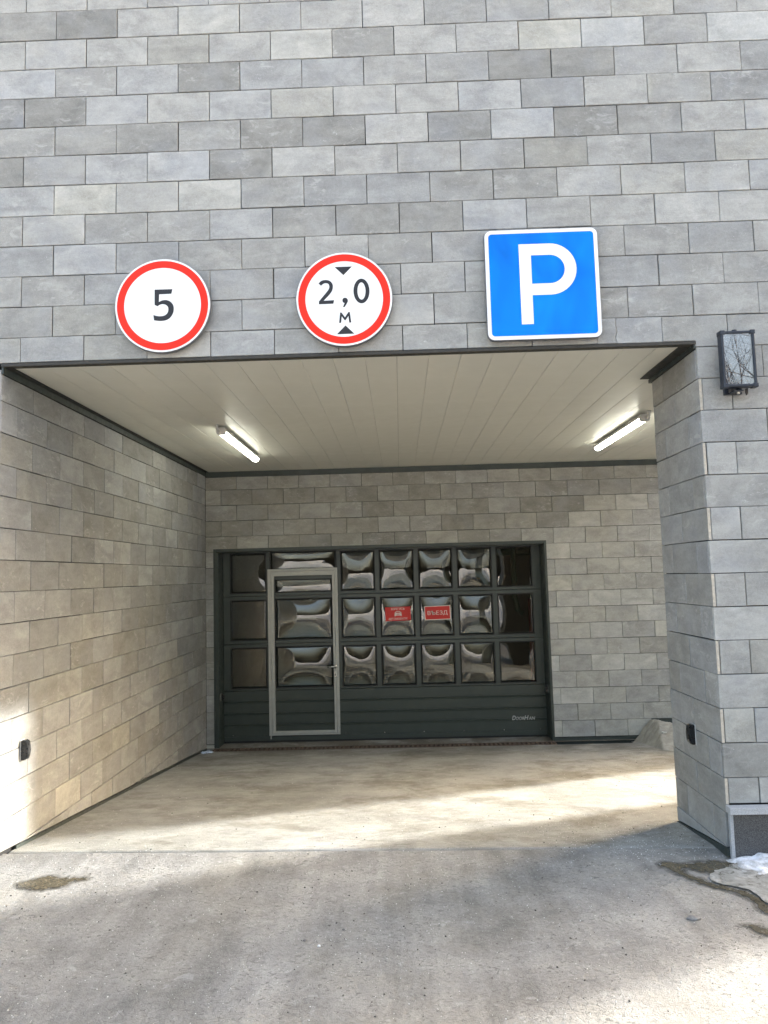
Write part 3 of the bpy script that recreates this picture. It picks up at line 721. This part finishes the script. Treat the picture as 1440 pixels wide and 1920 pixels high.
# ------------------------------------------------------------------ floodlight
fl = thing('floodlight', 'dark rectangular floodlight with a dotted front glass on the facade', 'floodlight', (4.396, 0, 2.858))
fw, fh = .100, .170
bm = bmesh.new()
for yy, k in ((-.118, 1.0), (-.085, 1.0), (-.060, .86)): pass
box('body', -fw * .84, fw * .84, -.082, -.050, -fh * .86, fh * .86, M['flood'], fl, .012, 2)
plate('front_frame', [-fw, -fw + .0165, fw - .0165, fw], [-fh, -fh + .016, fh - .016, fh], {(1, 1)}, -.128, -.080, M['flood'], fl, .004)
for sx in (-1, 1):
    for sz in (-1, 1): box('corner_cap', sx * (fw - .011) - .015, sx * (fw - .011) + .015, -.131, -.077, sz * (fh - .008) - .013, sz * (fh - .008) + .013, M['flood'], fl, .005, 2)
box('led_board', -fw + .016, fw - .016, -.098, -.0825, -fh + .0155, fh - .0155, M['floodback'], fl)
box('front_glass', -fw + .016, fw - .016, -.121, -.117, -fh + .0155, fh - .0155, M['lampglass'], fl)
bm = bmesh.new(); rr = random.Random(5)
for j in range(13):
    for i in range(7):
        x = -.072 + i * .022 + (.011 if j % 2 else 0) + rr.uniform(-.002, .002); z = -.14 + j * .0232 + rr.uniform(-.002, .002)
        if abs(x) < .078: bmesh.ops.create_icosphere(bm, subdivisions=1, radius=.0056, matrix=Matrix.Translation((x, -.100, z)))
o = link('led_lens_array', bm_done(bm, 'led_lens_array', True), M['ledchip'], fl); o['kind'] = 'stuff'
plate('wall_bracket', [-.05, -.03, .03, .05], [-fh - .022, -fh - .012, 0], {(1, 1)}, -.03, -.0008, M['flood'], fl, .002)
box('bracket_arm', -.03, .03, -.095, -.03, -fh - .020, -fh - .012, M['flood'], fl, .002)
tube('bracket_knob', [(.012, -.062, -fh - .030), (.012, -.062, -fh - .008)], .009, M['steel'], fl, 10)
tube('top_knob', [(-.006, -.10, fh - .002), (-.006, -.10, fh + .012)], .016, M['flood'], fl, 12)
tube('cable', [(.055, -.07, -fh - .002), (.058, -.06, -fh - .022), (.068, -.045, -fh - .030), (.082, -.03, -fh - .020), (.088, -.02, -fh + .01), (.088, -.004, -fh + .03)], .0045, M['rubber'], fl, 8)

# ------------------------------------------------------------------ sectional garage door
YD = 5.0
door = thing('garage_door', 'dark grey sectional garage door with rows of glossy panes and a wicket door', 'door', (2.1, YD, -.455))
l = door.location
def dx(x): return x - l.x
def dz(z): return z - l.z
D0, D1 = .045, 4.145
WX0, WX1, WZ0, WZ1 = .627, 1.530, -.362, 1.742
def dplate(name, xs, zs, holes, y0, y1, mat, bev=0., parent=None): return plate(name, [dx(a) for a in xs], [dz(a) for a in zs], holes, y0, y1, mat, parent or door, bev)
def pane(x0, x1, z0, z1, amp, seed, parent=None):
    """sealed double acrylic pane, sucked in at the middle: one closed slab"""
    n = 28; v = []; f = []; w, h = x1 - x0, z1 - z0; k = amp * min(1, h / .5) * min(1.0, w / .43) ** .5
    def dent(u, q, s):
        b = (1 - u * u) * (1 - q * q)
        ax = 1.0 + .18 * s
        return k * b * ax + b * k * (.16 * noise.noise(Vector((u * 1.1 + seed, q * 1.1 - seed, s))) ) + b * .0004 * noise.noise(Vector((u * 3 + seed, q * 3, s + 3)))
    for side in (0, 1):
        for j in range(n + 1):
            for i in range(n + 1):
                u, q = 2 * i / n - 1, 2 * j / n - 1
                y = .024 - dent(u, q, 0) if side == 0 else .030 + .8 * dent(u, q, 2)
                v.append((dx(x0 + w * i / n), .004 + y, dz(z0 + h * j / n)))
    N = (n + 1) ** 2
    for j in range(n):
        for i in range(n):
            a = j * (n + 1) + i; f.append((a, a + 1, a + n + 2, a + n + 1)); a += N; f.append((a, a + n + 1, a + n + 2, a + 1))
    ring = [i for i in range(n + 1)] + [j * (n + 1) + n for j in range(1, n + 1)] + [n * (n + 1) + i for i in range(n - 1, -1, -1)] + [j * (n + 1) for j in range(n - 1, 0, -1)]
    for a, b in zip(ring, ring[1:] + ring[:1]): f.append((a, a + N, b + N, b))
    o = link('pane', mesh('pane', v, f, True), M['glass'], parent or door)
    g = .012
    dplate('pane_gasket', [x0 - g, x0, x1, x1 + g], [z0 - g, z0, z1, z1 + g], {(1, 1)}, -.004, .006, M['rubber'], parent=o)
    return o
ROWZ = [(.236, .737, .200, .790), (.846, 1.344, .790, 1.400), (1.448, 1.944, 1.400, 2.005)]
COLS = [(1.580, 2.006), (2.082, 2.508), (2.585, 3.006), (3.085, 3.512), (3.588, 4.027)]
AMP = {0: [.019, .021, .018, .016, .006], 1: [.024, .022, .026, .023, .002], 2: [.028, .031, .026, .032, .002]}
for ri, (p0, p1, z0, z1) in enumerate(ROWZ):
    zz = [z0 + .003, p0, p1, z1 - .003]
    xs = [WX1 - .03]
    for c0, c1 in COLS: xs += [c0, c1]
    xs += [D1]
    dplate('section_frame', xs, zz, {(i, 1) for i in range(1, len(xs) - 1, 2)}, 0, .035, M['door'], .002)
    dplate('section_frame', [D0, .147, .595, WX0 + .03], zz, {(1, 1)}, 0, .035, M['door'], .002)
    pane(.147, .595, p0, p1, .0025 if ri < 2 else .006, 20 + ri)
    for ci, (c0, c1) in enumerate(COLS): pane(c0, c1, p0, p1, AMP[ri][ci], ri * 7 + ci)
dplate('transom_frame', [WX0 + .031, .665, 1.510, WX1 - .031], [1.733, 1.742, 1.952, 2.002], {(1, 1)}, 0, .035, M['door'], .002)
pane(.665, 1.510, 1.742, 1.952, .013, 33)
# lower ribbed panels
def ribbed(x0, x1, ztop, zbot, parent=None, name='lower_panel'):
    prof = [(ztop, .0)]
    for gz in (.070, -.080, -.222):
        if zbot < gz < ztop: prof += [(gz + .006, 0), (gz + .002, .012), (gz - .004, .012), (gz - .018, -.005), (gz - .030, 0)]
    prof += [(zbot, 0), (zbot, .035), (ztop, .035)]
    n = len(prof); v = [(dx(x0), y, dz(z)) for z, y in prof] + [(dx(x1), y, dz(z)) for z, y in prof]
    f = [(i, (i + 1) % n, n + (i + 1) % n, n + i) for i in range(n)] + [tuple(range(n)), tuple(range(n, 2 * n))]
    bm = bmesh.new(); bm.from_mesh(mesh(name, v, f)); return link(name, bm_done(bm, name), M['door'], parent or door)
ribbed(D0, WX0 + .031, .197, -.372); ribbed(WX1 - .031, D1, .197, -.372)
dplate('bottom_rail', [D0, D1], [-.425, -.374], set(), -.003, .035, M['door'], .002)
dplate('bottom_seal', [D0, D1], [-.450, -.4255], set(), .004, .03, M['rubber'], .003)
for x in [.16, .56, 1.60, 2.09, 2.59, 3.09, 3.60, 4.06]: tube('screw', [(dx(x), -.006, dz(-.355)), (dx(x), .001, dz(-.355))], .0055, M['steel'], door, 8)
# wicket door
wk = dplate('wicket_frame', [WX0, WX0 + .038, WX1 - .036, WX1], [WZ0, WZ0 + .022, WZ1 - .030, WZ1], {(1, 1)}, -.022, .03, M['alu'], .003)
dplate('frame_foot', [WX0 + .014, WX0 + .026], [-.405, WZ0 - .001], set(), -.02, .0, M['alu'], .001, parent=wk)
lf = dplate('wicket_leaf', [WX0 + .041, .709, 1.461, WX1 - .039], [WZ0 + .025, -.308, 1.652, WZ1 - .033], {(1, 1)}, -.028, .03, M['alu'], .003)
wx0, wx1 = .7095, 1.4605
dplate('leaf_section', [wx0, .728, 1.452, wx1], [1.403, 1.449, 1.596, 1.6515], {(1, 1)}, .001, .034, M['door'], .002)
pane(.728, 1.452, 1.449, 1.596, .010, 41)
dplate('leaf_section', [wx0, .727, 1.449, wx1], [.793, .845, 1.352, 1.397], {(1, 1)}, .001, .034, M['door'], .002)
pane(.727, 1.449, .845, 1.352, .032, 42)
dplate('leaf_section', [wx0, .722, 1.445, wx1], [.203, .240, .742, .787], {(1, 1)}, .001, .034, M['door'], .002)
pane(.722, 1.445, .240, .742, .025, 43)
ribbed(wx0, wx1, .197, -.3075)
hd = tube('handle', [(dx(1.482), -.028, dz(.487)), (dx(1.482), -.062, dz(.487)), (dx(1.474), -.070, dz(.487)), (dx(1.38), -.068, dz(.487))], .0095, M['steel'], door, 10)
tube('handle_rose', [(dx(1.482), -.036, dz(.487)), (dx(1.482), -.027, dz(.487))], .024, M['steel'], hd, 18)
dplate('keyhole_plate', [1.467, 1.497], [.352, .425], set(), -.033, -.0275, M['steel'], .002)
dplate('keyhole', [1.478, 1.486], [.372, .396], set(), -.0345, -.0332, M['rubber'])
# surround
for nm, x0, x1, xt0, xt1 in (('jamb', OX0 + .001, .040, OX0 - .012, .012), ('jamb', 4.150, OX1 - .001, 4.156, OX1 + .012)):
    jb = box(nm, dx(x0), dx(x1), YB + .001 - YD, .05, dz(-.47), dz(1.968), M['door'], door, .002)
    box('jamb_face', dx(xt0), dx(xt1), YB - .010 - YD, YB - .0005 - YD, dz(-.475), dz(2.012), M['trim'], jb, .002)
hd2 = box('head', dx(.0405), dx(4.1495), YB + .001 - YD, .05, dz(1.969), dz(2.004), M['door'], door, .002)
box('head_face', dx(.0125), dx(4.1555), YB - .010 - YD, YB - .0005 - YD, dz(1.976), dz(2.012), M['trim'], hd2, .002)
# maker's lettering on the door
lg = text('lettering', 'D', .054, dx(3.727), dz(-.211), -.004, M['logo'], door, .010, .25, .046)
text('lettering', 'OOR', .040, dx(3.803), dz(-.218), -.004, M['logo'], door, .010, .25, .104)
text('lettering', 'H', .056, dx(3.884), dz(-.211), -.004, M['logo'], door, .014, .25, .056)
text('lettering', 'AN', .040, dx(3.953), dz(-.218), -.004, M['logo'], door, .010, .25, .082)

# stickers on the glass
def sticker(label, x, z, w, h, rot):
    t = thing('warning_sign', label, 'sign', (x, YD - .008, z), 'red signs on the door glazing'); t.rotation_euler = (0, R(rot), 0)
    return t
t1 = sticker('small red sign with a white car symbol on the middle row of panes', 2.300, 1.130, .325, .175, -1.0)
flat('plate', [(rrect(.326, .176, .004, 2), None)], 0, .002, M['sticker'], t1)
text('lettering', 'БЕРЕГИСЬ', .028, 0, .064, -.0008, M['stickerwhite'], t1, 0, 0, .172)
text('lettering', 'АВТОМОБИЛЯ!', .027, -.004, -.062, -.0008, M['stickerwhite'], t1, 0, 0, .240)
car = [(-.044, -.030), (-.034, -.030), (-.034, -.022), (.034, -.022), (.034, -.030), (.044, -.030), (.044, .004), (.036, .012), (.044, .016), (.042, .020), (.034, .016), (.026, .032), (.018, .034), (-.018, .034), (-.026, .032), (-.034, .016), (-.042, .020), (-.044, .016), (-.036, .012), (-.044, .004)]
cs = flat('car_symbol', [(car, None)], -.0012, .001, M['stickerwhite'], t1)
flat('car_window', [([(-.028, .013), (.028, .013), (.021, .028), (-.021, .028)], None)], -.0020, .0006, M['sticker'], cs)
for s in (-1, 1): flat('car_headlight', [(circle(.005, 12, s * .033, .0), None)], -.0020, .0006, M['sticker'], cs)
for q in range(3): flat('car_grille', [([(-.020, -.016 + q * .008), (.020, -.016 + q * .008), (.020, -.012 + q * .008), (-.020, -.012 + q * .008)], None)], -.0020, .0006, M['sticker'], cs)
t2 = sticker('small red sign with a white border and the word for entry', 2.806, 1.131, .333, .178, -1.0)
flat('plate', [(rrect(.334, .178, .004, 2), None)], 0, .002, M['stickerwhite'], t2)
flat('red_field', [(rrect(.318, .162, .002, 2), None)], -.0008, .0006, M['sticker'], t2)
text('lettering', 'ВЪЕЗД', .062, 0, -.004, -.0018, M['stickerwhite'], t2, 0, 0, .255)

# ------------------------------------------------------------------ photocells
def photocell(label, loc, rot, sc=1.0, group='black photocell sensors'):
    t = thing('photocell', label, 'sensor', loc, group); t.rotation_euler = (0, 0, rot); t.scale = (sc,) * 3
    bm = bmesh.new(); prof = [(0, -.062), (-.030, -.062), (-.042, -.048), (-.047, 0), (-.042, .048), (-.030, .062), (0, .062)]
    for y, z in prof: bm.verts.new((-.026, y, z))
    bm.verts.ensure_lookup_table(); fs = [bm.faces.new(bm.verts[:])]
    r = bmesh.ops.extrude_face_region(bm, geom=fs); bmesh.ops.translate(bm, vec=(.052, 0, 0), verts=[q for q in r['geom'] if isinstance(q, bmesh.types.BMVert)])
    bmesh.ops.recalc_face_normals(bm, faces=bm.faces); bmesh.ops.bevel(bm, geom=bm.edges[:], offset=.004, segments=2, affect='EDGES')
    link('housing', bm_done(bm, 'housing'), M['black'], t)
    box('lens', -.015, .015, -.0485, -.040, -.030, .030, M['rubber'], t, .003)
    box('back_plate', -.028, .028, -.006, .0005, -.064, .064, M['housing'], t, .002)
photocell('black sensor on the sunlit end of the side wall', (XL, .325, .574), R(90))
photocell('black sensor on the flank of the pillar', (XR, .405, .562), R(-90))
photocell('black sensor on the door jamb by the side wall', (.0402, 4.88, .150), R(90), .75)
photocell('black sensor on the door jamb towards the pillar', (4.1498, 4.88, .160), R(-90), .75)

# ------------------------------------------------------------------ drain
dr = thing('drain_grate', 'rusty slotted drain grate along the foot of the garage door', 'drain', (2.1, 4.642, -.4465))
gx0, gx1 = -.005, 4.17
plate('frame', [gx0 - 2.1, gx0 - 2.08, gx1 - 2.12, gx1 - 2.1], [-.078, -.058, .058, .078], {(1, 1)}, 0, .03, M['rust'], dr).rotation_euler = (R(-90), 0, 0)
box('channel', gx0 - 2.09, gx1 - 2.11, -.057, .057, -.12, -.075, M['core'], dr)
V, F = [], []; x = gx0 - 2.075
while x < gx1 - 2.12:
    b = len(V); V += [(x, -.059, -.022), (x + .022, -.059, -.022), (x + .022, .059, -.022), (x, .059, -.022), (x, -.059, .001), (x + .022, -.059, .001), (x + .022, .059, .001), (x, .059, .001)]
    F += [(b + 4, b + 5, b + 6, b + 7), (b, b + 1, b + 5, b + 4), (b + 1, b + 2, b + 6, b + 5), (b + 2, b + 3, b + 7, b + 6), (b + 3, b, b + 4, b + 7)]; x += .056
o = link('grate_bars', mesh('grate_bars', V, F), M['rust'], dr); o['kind'] = 'stuff'

# ------------------------------------------------------------------ plinth with sill
pl = thing('plinth', 'polished dark granite plinth with a light stone sill at the foot of the pillar', 'plinth', (4.7, 0, 0))
child_box(pl, 'granite_slab', 4.228, XP, -.026, -.0005, -.12, .205, M['granite'], .0015)
child_box(pl, 'return_slab', 4.206, 4.2275, -.024, -.0006, -.11, .203, M['granite_light'], .001)
child_box(pl, 'sill', 4.196, XP, -.062, -.0004, .206, .2445, M['granite_light'], .002)

# ------------------------------------------------------------------ things on the ground
def ground_patch(name, pts, zf, up, mat, label, cat, jit=.012, sub=5, group=None):
    out = []; n = len(pts); rr = random.Random(len(name) * 7 + n)
    for i in range(n):
        a, b, c, d = pts[i - 1], pts[i], pts[(i + 1) % n], pts[(i + 2) % n]
        for q in range(sub):
            t = q / sub
            p = [.5 * (2 * b[k] + (c[k] - a[k]) * t + (2 * a[k] - 5 * b[k] + 4 * c[k] - d[k]) * t * t + (-a[k] + 3 * b[k] - 3 * c[k] + d[k]) * t ** 3) for k in (0, 1)]
            out.append((p[0] + rr.uniform(-jit, jit), p[1] + rr.uniform(-jit, jit)))
    cx = sum(p[0] for p in out) / len(out); cy = sum(p[1] for p in out) / len(out); z0 = zf(cx, cy)
    bm = bmesh.new(); fs = [bm.faces.new([bm.verts.new((p[0] - cx, p[1] - cy, 0)) for p in out])]
    bmesh.ops.triangulate(bm, faces=fs)
    bmesh.ops.subdivide_edges(bm, edges=bm.edges[:], cuts=2, use_grid_fill=True)
    for v in bm.verts: v.co.z = zf(v.co.x + cx, v.co.y + cy) + up - z0
    bmesh.ops.recalc_face_normals(bm, faces=bm.faces)
    bm.verts.index_update(); edge = [1.0 if v.is_boundary else 0.0 for v in bm.verts]
    me = bpy.data.meshes.new(name); bm.to_mesh(me); bm.free()
    at = me.attributes.new('edge', 'FLOAT', 'POINT'); at.data.foreach_set('value', edge)
    if me.polygons[0].normal.z < 0: me.flip_normals()
    o = link(name, me, mat); o.location = (cx, cy, z0)
    if name == 'puddle':                                         # concrete soaked dark around the water
        ring = [(p[0] - cx, p[1] - cy) for p in out]; sg = 1 if area(ring) > 0 else -1
        for k, d in enumerate((.012, .026)):
            rim = inset(ring, -d * sg); n = len(ring)
            inner = ring if k == 0 else inset(ring, -.012 * sg)
            vv = [(a, b, zf(a + cx, b + cy) + .0022 - z0) for a, b in inner] + [(a, b, zf(a + cx, b + cy) + .0022 - z0) for a, b in rim]
            link('damp_rim', mesh('damp_rim', vv, [(i, (i + 1) % n, n + (i + 1) % n, n + i) for i in range(n)]), M['damp' if k == 0 else 'damp_faint'], o)
    return tag(o, label, cat, group)
dsurf = lambda x, y: drive_z(x, y) + .005 * nz(x, y, 1.3, 3) + .002 * nz(x, y, 6, 5)
ground_patch('puddle', [(.20, -.29), (.25, -.23), (.31, -.19), (.38, -.21), (.44, -.215), (.52, -.215), (.555, -.235), (.48, -.265), (.46, -.315), (.38, -.355), (.31, -.365), (.27, -.335), (.22, -.345)], dsurf, .0035, M['wet'], 'small brown puddle near the sunlit end of the side wall', 'puddle', .010)
ground_patch('puddle', [(3.80, -.055), (3.88, -.075), (3.98, -.06), (4.06, -.045), (4.16, -.05), (4.22, -.03), (4.24, -.12), (4.14, -.16), (4.06, -.22), (3.98, -.20), (3.90, -.14), (3.86, -.20), (3.93, -.30), (4.02, -.385), (4.10, -.455), (4.12, -.58), (4.10, -.72), (4.05, -.66), (4.06, -.54), (4.00, -.44), (3.93, -.39), (3.86, -.29), (3.80, -.19), (3.77, -.10)], dsurf, .0035, M['wet'], 'long dark meltwater puddle running out from the snow by the pillar', 'puddle', .008)
ground_patch('puddle', [(3.93, -.80), (3.97, -.83), (4.0, -.87), (3.97, -.91), (3.94, -.885), (3.925, -.84)], dsurf, .0035, M['wet'], 'tiny damp spot beyond the meltwater at the picture edge', 'puddle', .010)
ground_patch('ice_sheet', [(4.03, -.20), (4.12, -.15), (4.25, -.06), (4.7, -.04), (5.3, -.06), (5.3, -.62), (4.8, -.70), (4.35, -.66), (4.13, -.62), (4.12, -.47), (4.03, -.38), (3.96, -.30)], dsurf, .008, M['ice'], 'grey sheet of dirty melting ice in front of the plinth', 'ice', .012)
sn = grid_mesh('snow_patch', -.06, 1.05, -.30, .0, 60, 24, lambda x, y: max(-.012, .034 * min(1, max(0, (x + .06) / .18)) ** .7 * min(1, max(0, (y + .27 + .05 * nz(x, 0, 5, 8)) / .16)) * (1 + .5 * nz(x, y, 9, 1)) + (.012 * nz(x, y, 26, 6) + .008 * nz(x, y, 60, 2)) - .005))
o = link('snow_patch', sn, M['snow']); o.location = (4.225, -.030, dsurf(4.6, -.15) + .008); tag(o, 'patch of old white snow against the granite plinth', 'snow')
# concrete lump and landing at the far right corner
ld = thing('landing', 'pale cement landing step behind the pillar in the far corner', 'step', (5.6, 4.5, -.46))
child_box(ld, 'slab', 5.335, 5.999, 4.28, YB - .006, -.52, -.272, M['whitepad'], .006, 2)
def lump(name, c, sx, sy, sz, mat, label, cat, seed, sub=4, flatb=True, amp=.28):
    bm = bmesh.new(); bmesh.ops.create_icosphere(bm, subdivisions=sub, radius=1)
    for v in bm.verts:
        p = v.co.copy(); d = 1 + amp * noise.noise(p * 1.4 + Vector((seed, 0, 0))) + amp * .45 * noise.noise(p * 3.7 + Vector((0, seed, 0))) + amp * .2 * noise.noise(p * 9 + Vector((0, 0, seed)))
        v.co = Vector((p.x * sx * d, p.y * sy * d, max(p.z, -.3) * sz * d))
    o = link(name, bm_done(bm, name, sub > 2), mat); o.location = c; return tag(o, label, cat)
bm = bmesh.new()
hx = [(5.17, 4.55), (5.30, 4.66), (5.62, 4.40), (5.74, 3.95), (5.60, 3.72), (5.34, 3.95)]
lm = grid_mesh('concrete_lump', 5.10, 5.80, 3.70, 4.74, 46, 60, lambda x, y: 0)
for v in lm.vertices:
    x, y = v.co.x, v.co.y
    left = (x - 5.14 - .10 * (4.7 - y)) * 1.15; front_ = (y - 3.74 - .35 * (5.8 - x)) * .40; top = .262 - .22 * abs(x - 5.36 - .38 * (4.62 - y))
    base = min(left, front_, top)
    hgt = base + (.030 * abs(nz(x, y, 6, 1)) + .018 * nz(x, y, 17, 2) + .008 * nz(x, y, 45, 4)) * min(1, max(0, base * 9))
    v.co.z = ramp_z(x, y) - .010 + max(0, hgt)
for v in lm.vertices: v.co -= Vector((5.45, 4.2, -.42))
o = link('concrete_lump', lm, M['concrete']); o.location = (5.45, 4.2, -.42); tag(o, 'grimy ridged heap of spilt cement at the foot of the back wall', 'heap')
# wrapper in the left back corner
wr = grid_mesh('torn_wrapper', -.07, .07, -.05, .05, 12, 8, lambda x, y: .018 + .022 * nz(x, y, 22, 3) + .012 * nz(x, y, 50, 1), False)
o = link('torn_wrapper', wr, M['litter']); o.location = (-.02, 4.42, ramp_z(0, 4.42)); o.rotation_euler = (0, 0, .4); tag(o, 'crumpled blue and white wrapper in the corner beside the garage door', 'litter')
o = lump('stone', (3.70, -.74, dsurf(3.70, -.74) + .004), .035, .022, .012, M['stone'], 'flat dark stone lying on the driveway between puddle and sunlight', 'stone', 4, 2)
o = lump('stone', (1.93, -.98, dsurf(1.93, -.98) + .004), .008, .006, .006, M['grit'], 'small white pebble at the end of a scratch on the driveway', 'stone', 7, 2)
for i, (px, py, s) in enumerate([(1.86, -.93, .010), (2.03, -.83, .008)]):
    lump('stone', (px, py, dsurf(px, py) + .003), s, s * .8, s * .6, M['stone'], ['tiny dark pebble just beside the small white pebble', 'tiny dark pebble between the white pebble and the ramp edge'][i], 'stone', 12 + i, 2)
# salt grit and chips, thousands of grains
def grains(name, mat, n, seed, smin, smax, spread):
    rr = random.Random(seed); V, F = [], []
    tries = 0
    while len(V) < n * 6 and tries < n * 20:
        tries += 1; x, y = spread(rr)
        if x < XL + .02 or x > 5.75 and y > 0: continue
        if XR - .02 < x and -.03 < y < .82: continue
        z = ramp_s(x, y) if y > .165 else dsurf(x, y)
        d = .35 + .65 * max(0, nz(x, y, 1.2, seed) + .35 + .6 * nz(x, y, 4, seed + 2))
        if rr.random() > d: continue
        s = smin + (smax - smin) * rr.random() ** 3.2; a = rr.uniform(0, 6.28); ca, sa = math.cos(a), math.sin(a); e = rr.uniform(.45, 1); b = len(V)
        for (p, q, w) in ((1, 0, 0), (-1, 0, 0), (0, e, 0), (0, -e, 0), (.1, .1, .75), (0, 0, -.6)):
            V.append((x + s * (p * ca - q * sa), y + s * (p * sa + q * ca), z + s * (w + .25) + .0006))
        for q in ((0, 2, 4), (2, 1, 4), (1, 3, 4), (3, 0, 4), (2, 0, 5), (1, 2, 5), (3, 1, 5), (0, 3, 5)): F.append(tuple(b + k for k in q))
    o = link(name, mesh(name, V, F), mat); return o
def sp1(rr):
    if rr.random() < .62: return rr.uniform(-.1, 4.6), rr.uniform(-1.9, .15)
    if rr.random() < .35: return (rr.uniform(3.2, 4.5), rr.gauss(.35, .3))
    return rr.uniform(-.1, 5.6), .17 + 4.2 * rr.random() ** 1.7
tag(grains('salt_grit', M['grit'], 6500, 3, .0010, .0042, sp1), 'white grains of salt and grit strewn over the concrete', 'grit', kind='stuff')
tag(grains('dark_chips', M['gritdark'], 1800, 8, .0012, .0065, sp1), 'dark grit chips strewn over the concrete', 'grit', kind='stuff')

# ------------------------------------------------------------------ inside the garage, seen through the panes
room = tag(link('garage_interior', mesh('garage_interior', [(-.6, 5.065, -.455), (5.6, 5.065, -.455), (5.6, 11, -.455), (-.6, 11, -.455), (-.6, 5.065, 2.9), (5.6, 5.065, 2.9), (5.6, 11, 2.9), (-.6, 11, 2.9)],
    [(0, 1, 2, 3), (7, 6, 5, 4), (1, 5, 6, 2), (2, 6, 7, 3), (3, 7, 4, 0)]), M['dark']), kind='structure')
gp = thing('green_pipe', 'dark green pipework seen dimly through the end pane of the garage door', 'pipe', (3.86, 5.5, 0))
tube('riser', [(.02, .0, 2.6), (.02, 0, 1.3), (.05, 0, 1.12), (.12, 0, 1.06)], .04, M['green'], gp, 10)
tube('header', [(-.35, .05, 1.90), (.5, .05, 1.90)], .05, M['green'], gp, 10)
rp = thing('red_standpipe', 'red fire standpipe seen dimly behind the end pane of the garage door', 'pipe', (4.06, 5.35, -.455))
tube('riser', [(0, 0, 0), (0, 0, 1.72)], .035, M['redpipe'], rp, 10); tube('elbow', [(0, 0, 1.70), (.06, 0, 1.76), (.2, 0, 1.76)], .033, M['redpipe'], rp, 10)

# ------------------------------------------------------------------ bare trees behind the viewer, mirrored in the floodlight glass
def bare_tree(label, x, y, hgt, seed):
    t = thing('bare_tree', label, 'tree', (x, y, -.09), 'leafless trees across the yard'); rr = random.Random(seed)
    segs = {0: ([], []), 1: ([], [])}
    def limb(p, d, ln, r, depth):
        V, F = segs[0 if depth < 2 else 1]; pts = [p]; q = p
        for i in range(3):
            d = (d + Vector((rr.uniform(-.22, .22), rr.uniform(-.22, .22), rr.uniform(-.05, .15)))).normalized(); q = q + d * ln / 3; pts.append(q)
        b = len(V); sg = 5 if depth < 2 else 3
        for i, pt in enumerate(pts):
            a = d.cross(Vector((.3, .2, 1))).normalized(); c = d.cross(a); rad = r * (1 - .2 * i)
            for k in range(sg): V.append(pt + rad * (math.cos(6.283 * k / sg) * a + math.sin(6.283 * k / sg) * c))
        for i in range(3):
            for k in range(sg): F.append((b + i * sg + k, b + i * sg + (k + 1) % sg, b + (i + 1) * sg + (k + 1) % sg, b + (i + 1) * sg + k))
        if depth < 5:
            for _ in range(3):
                st = pts[rr.choice([1, 2, 3, 3])]; nd = (d + Vector((rr.uniform(-.9, .9), rr.uniform(-.9, .9), rr.uniform(-.2, .6)))).normalized()
                limb(st, nd, ln * rr.uniform(.6, .85), r * .52, depth + 1)
    limb(Vector((0, 0, -.05)), Vector((0, 0, 1)), hgt * .34, hgt * .012, 0)
    link('trunk', mesh('trunk', *segs[0]), M['bark'], t); o = link('crown', mesh('crown', *segs[1]), M['bark'], t); o['kind'] = 'stuff'
bare_tree('bare tree across the yard, mirrored in the middle of the floodlight glass', 12.8, -14.5, 12, 3)
bare_tree('second bare tree across the yard, mirrored beside it in the floodlight glass', 15.0, -18, 13, 5)
bare_tree('third bare tree across the yard, mirrored in the upper door panes', 1.6, -17, 10, 9)
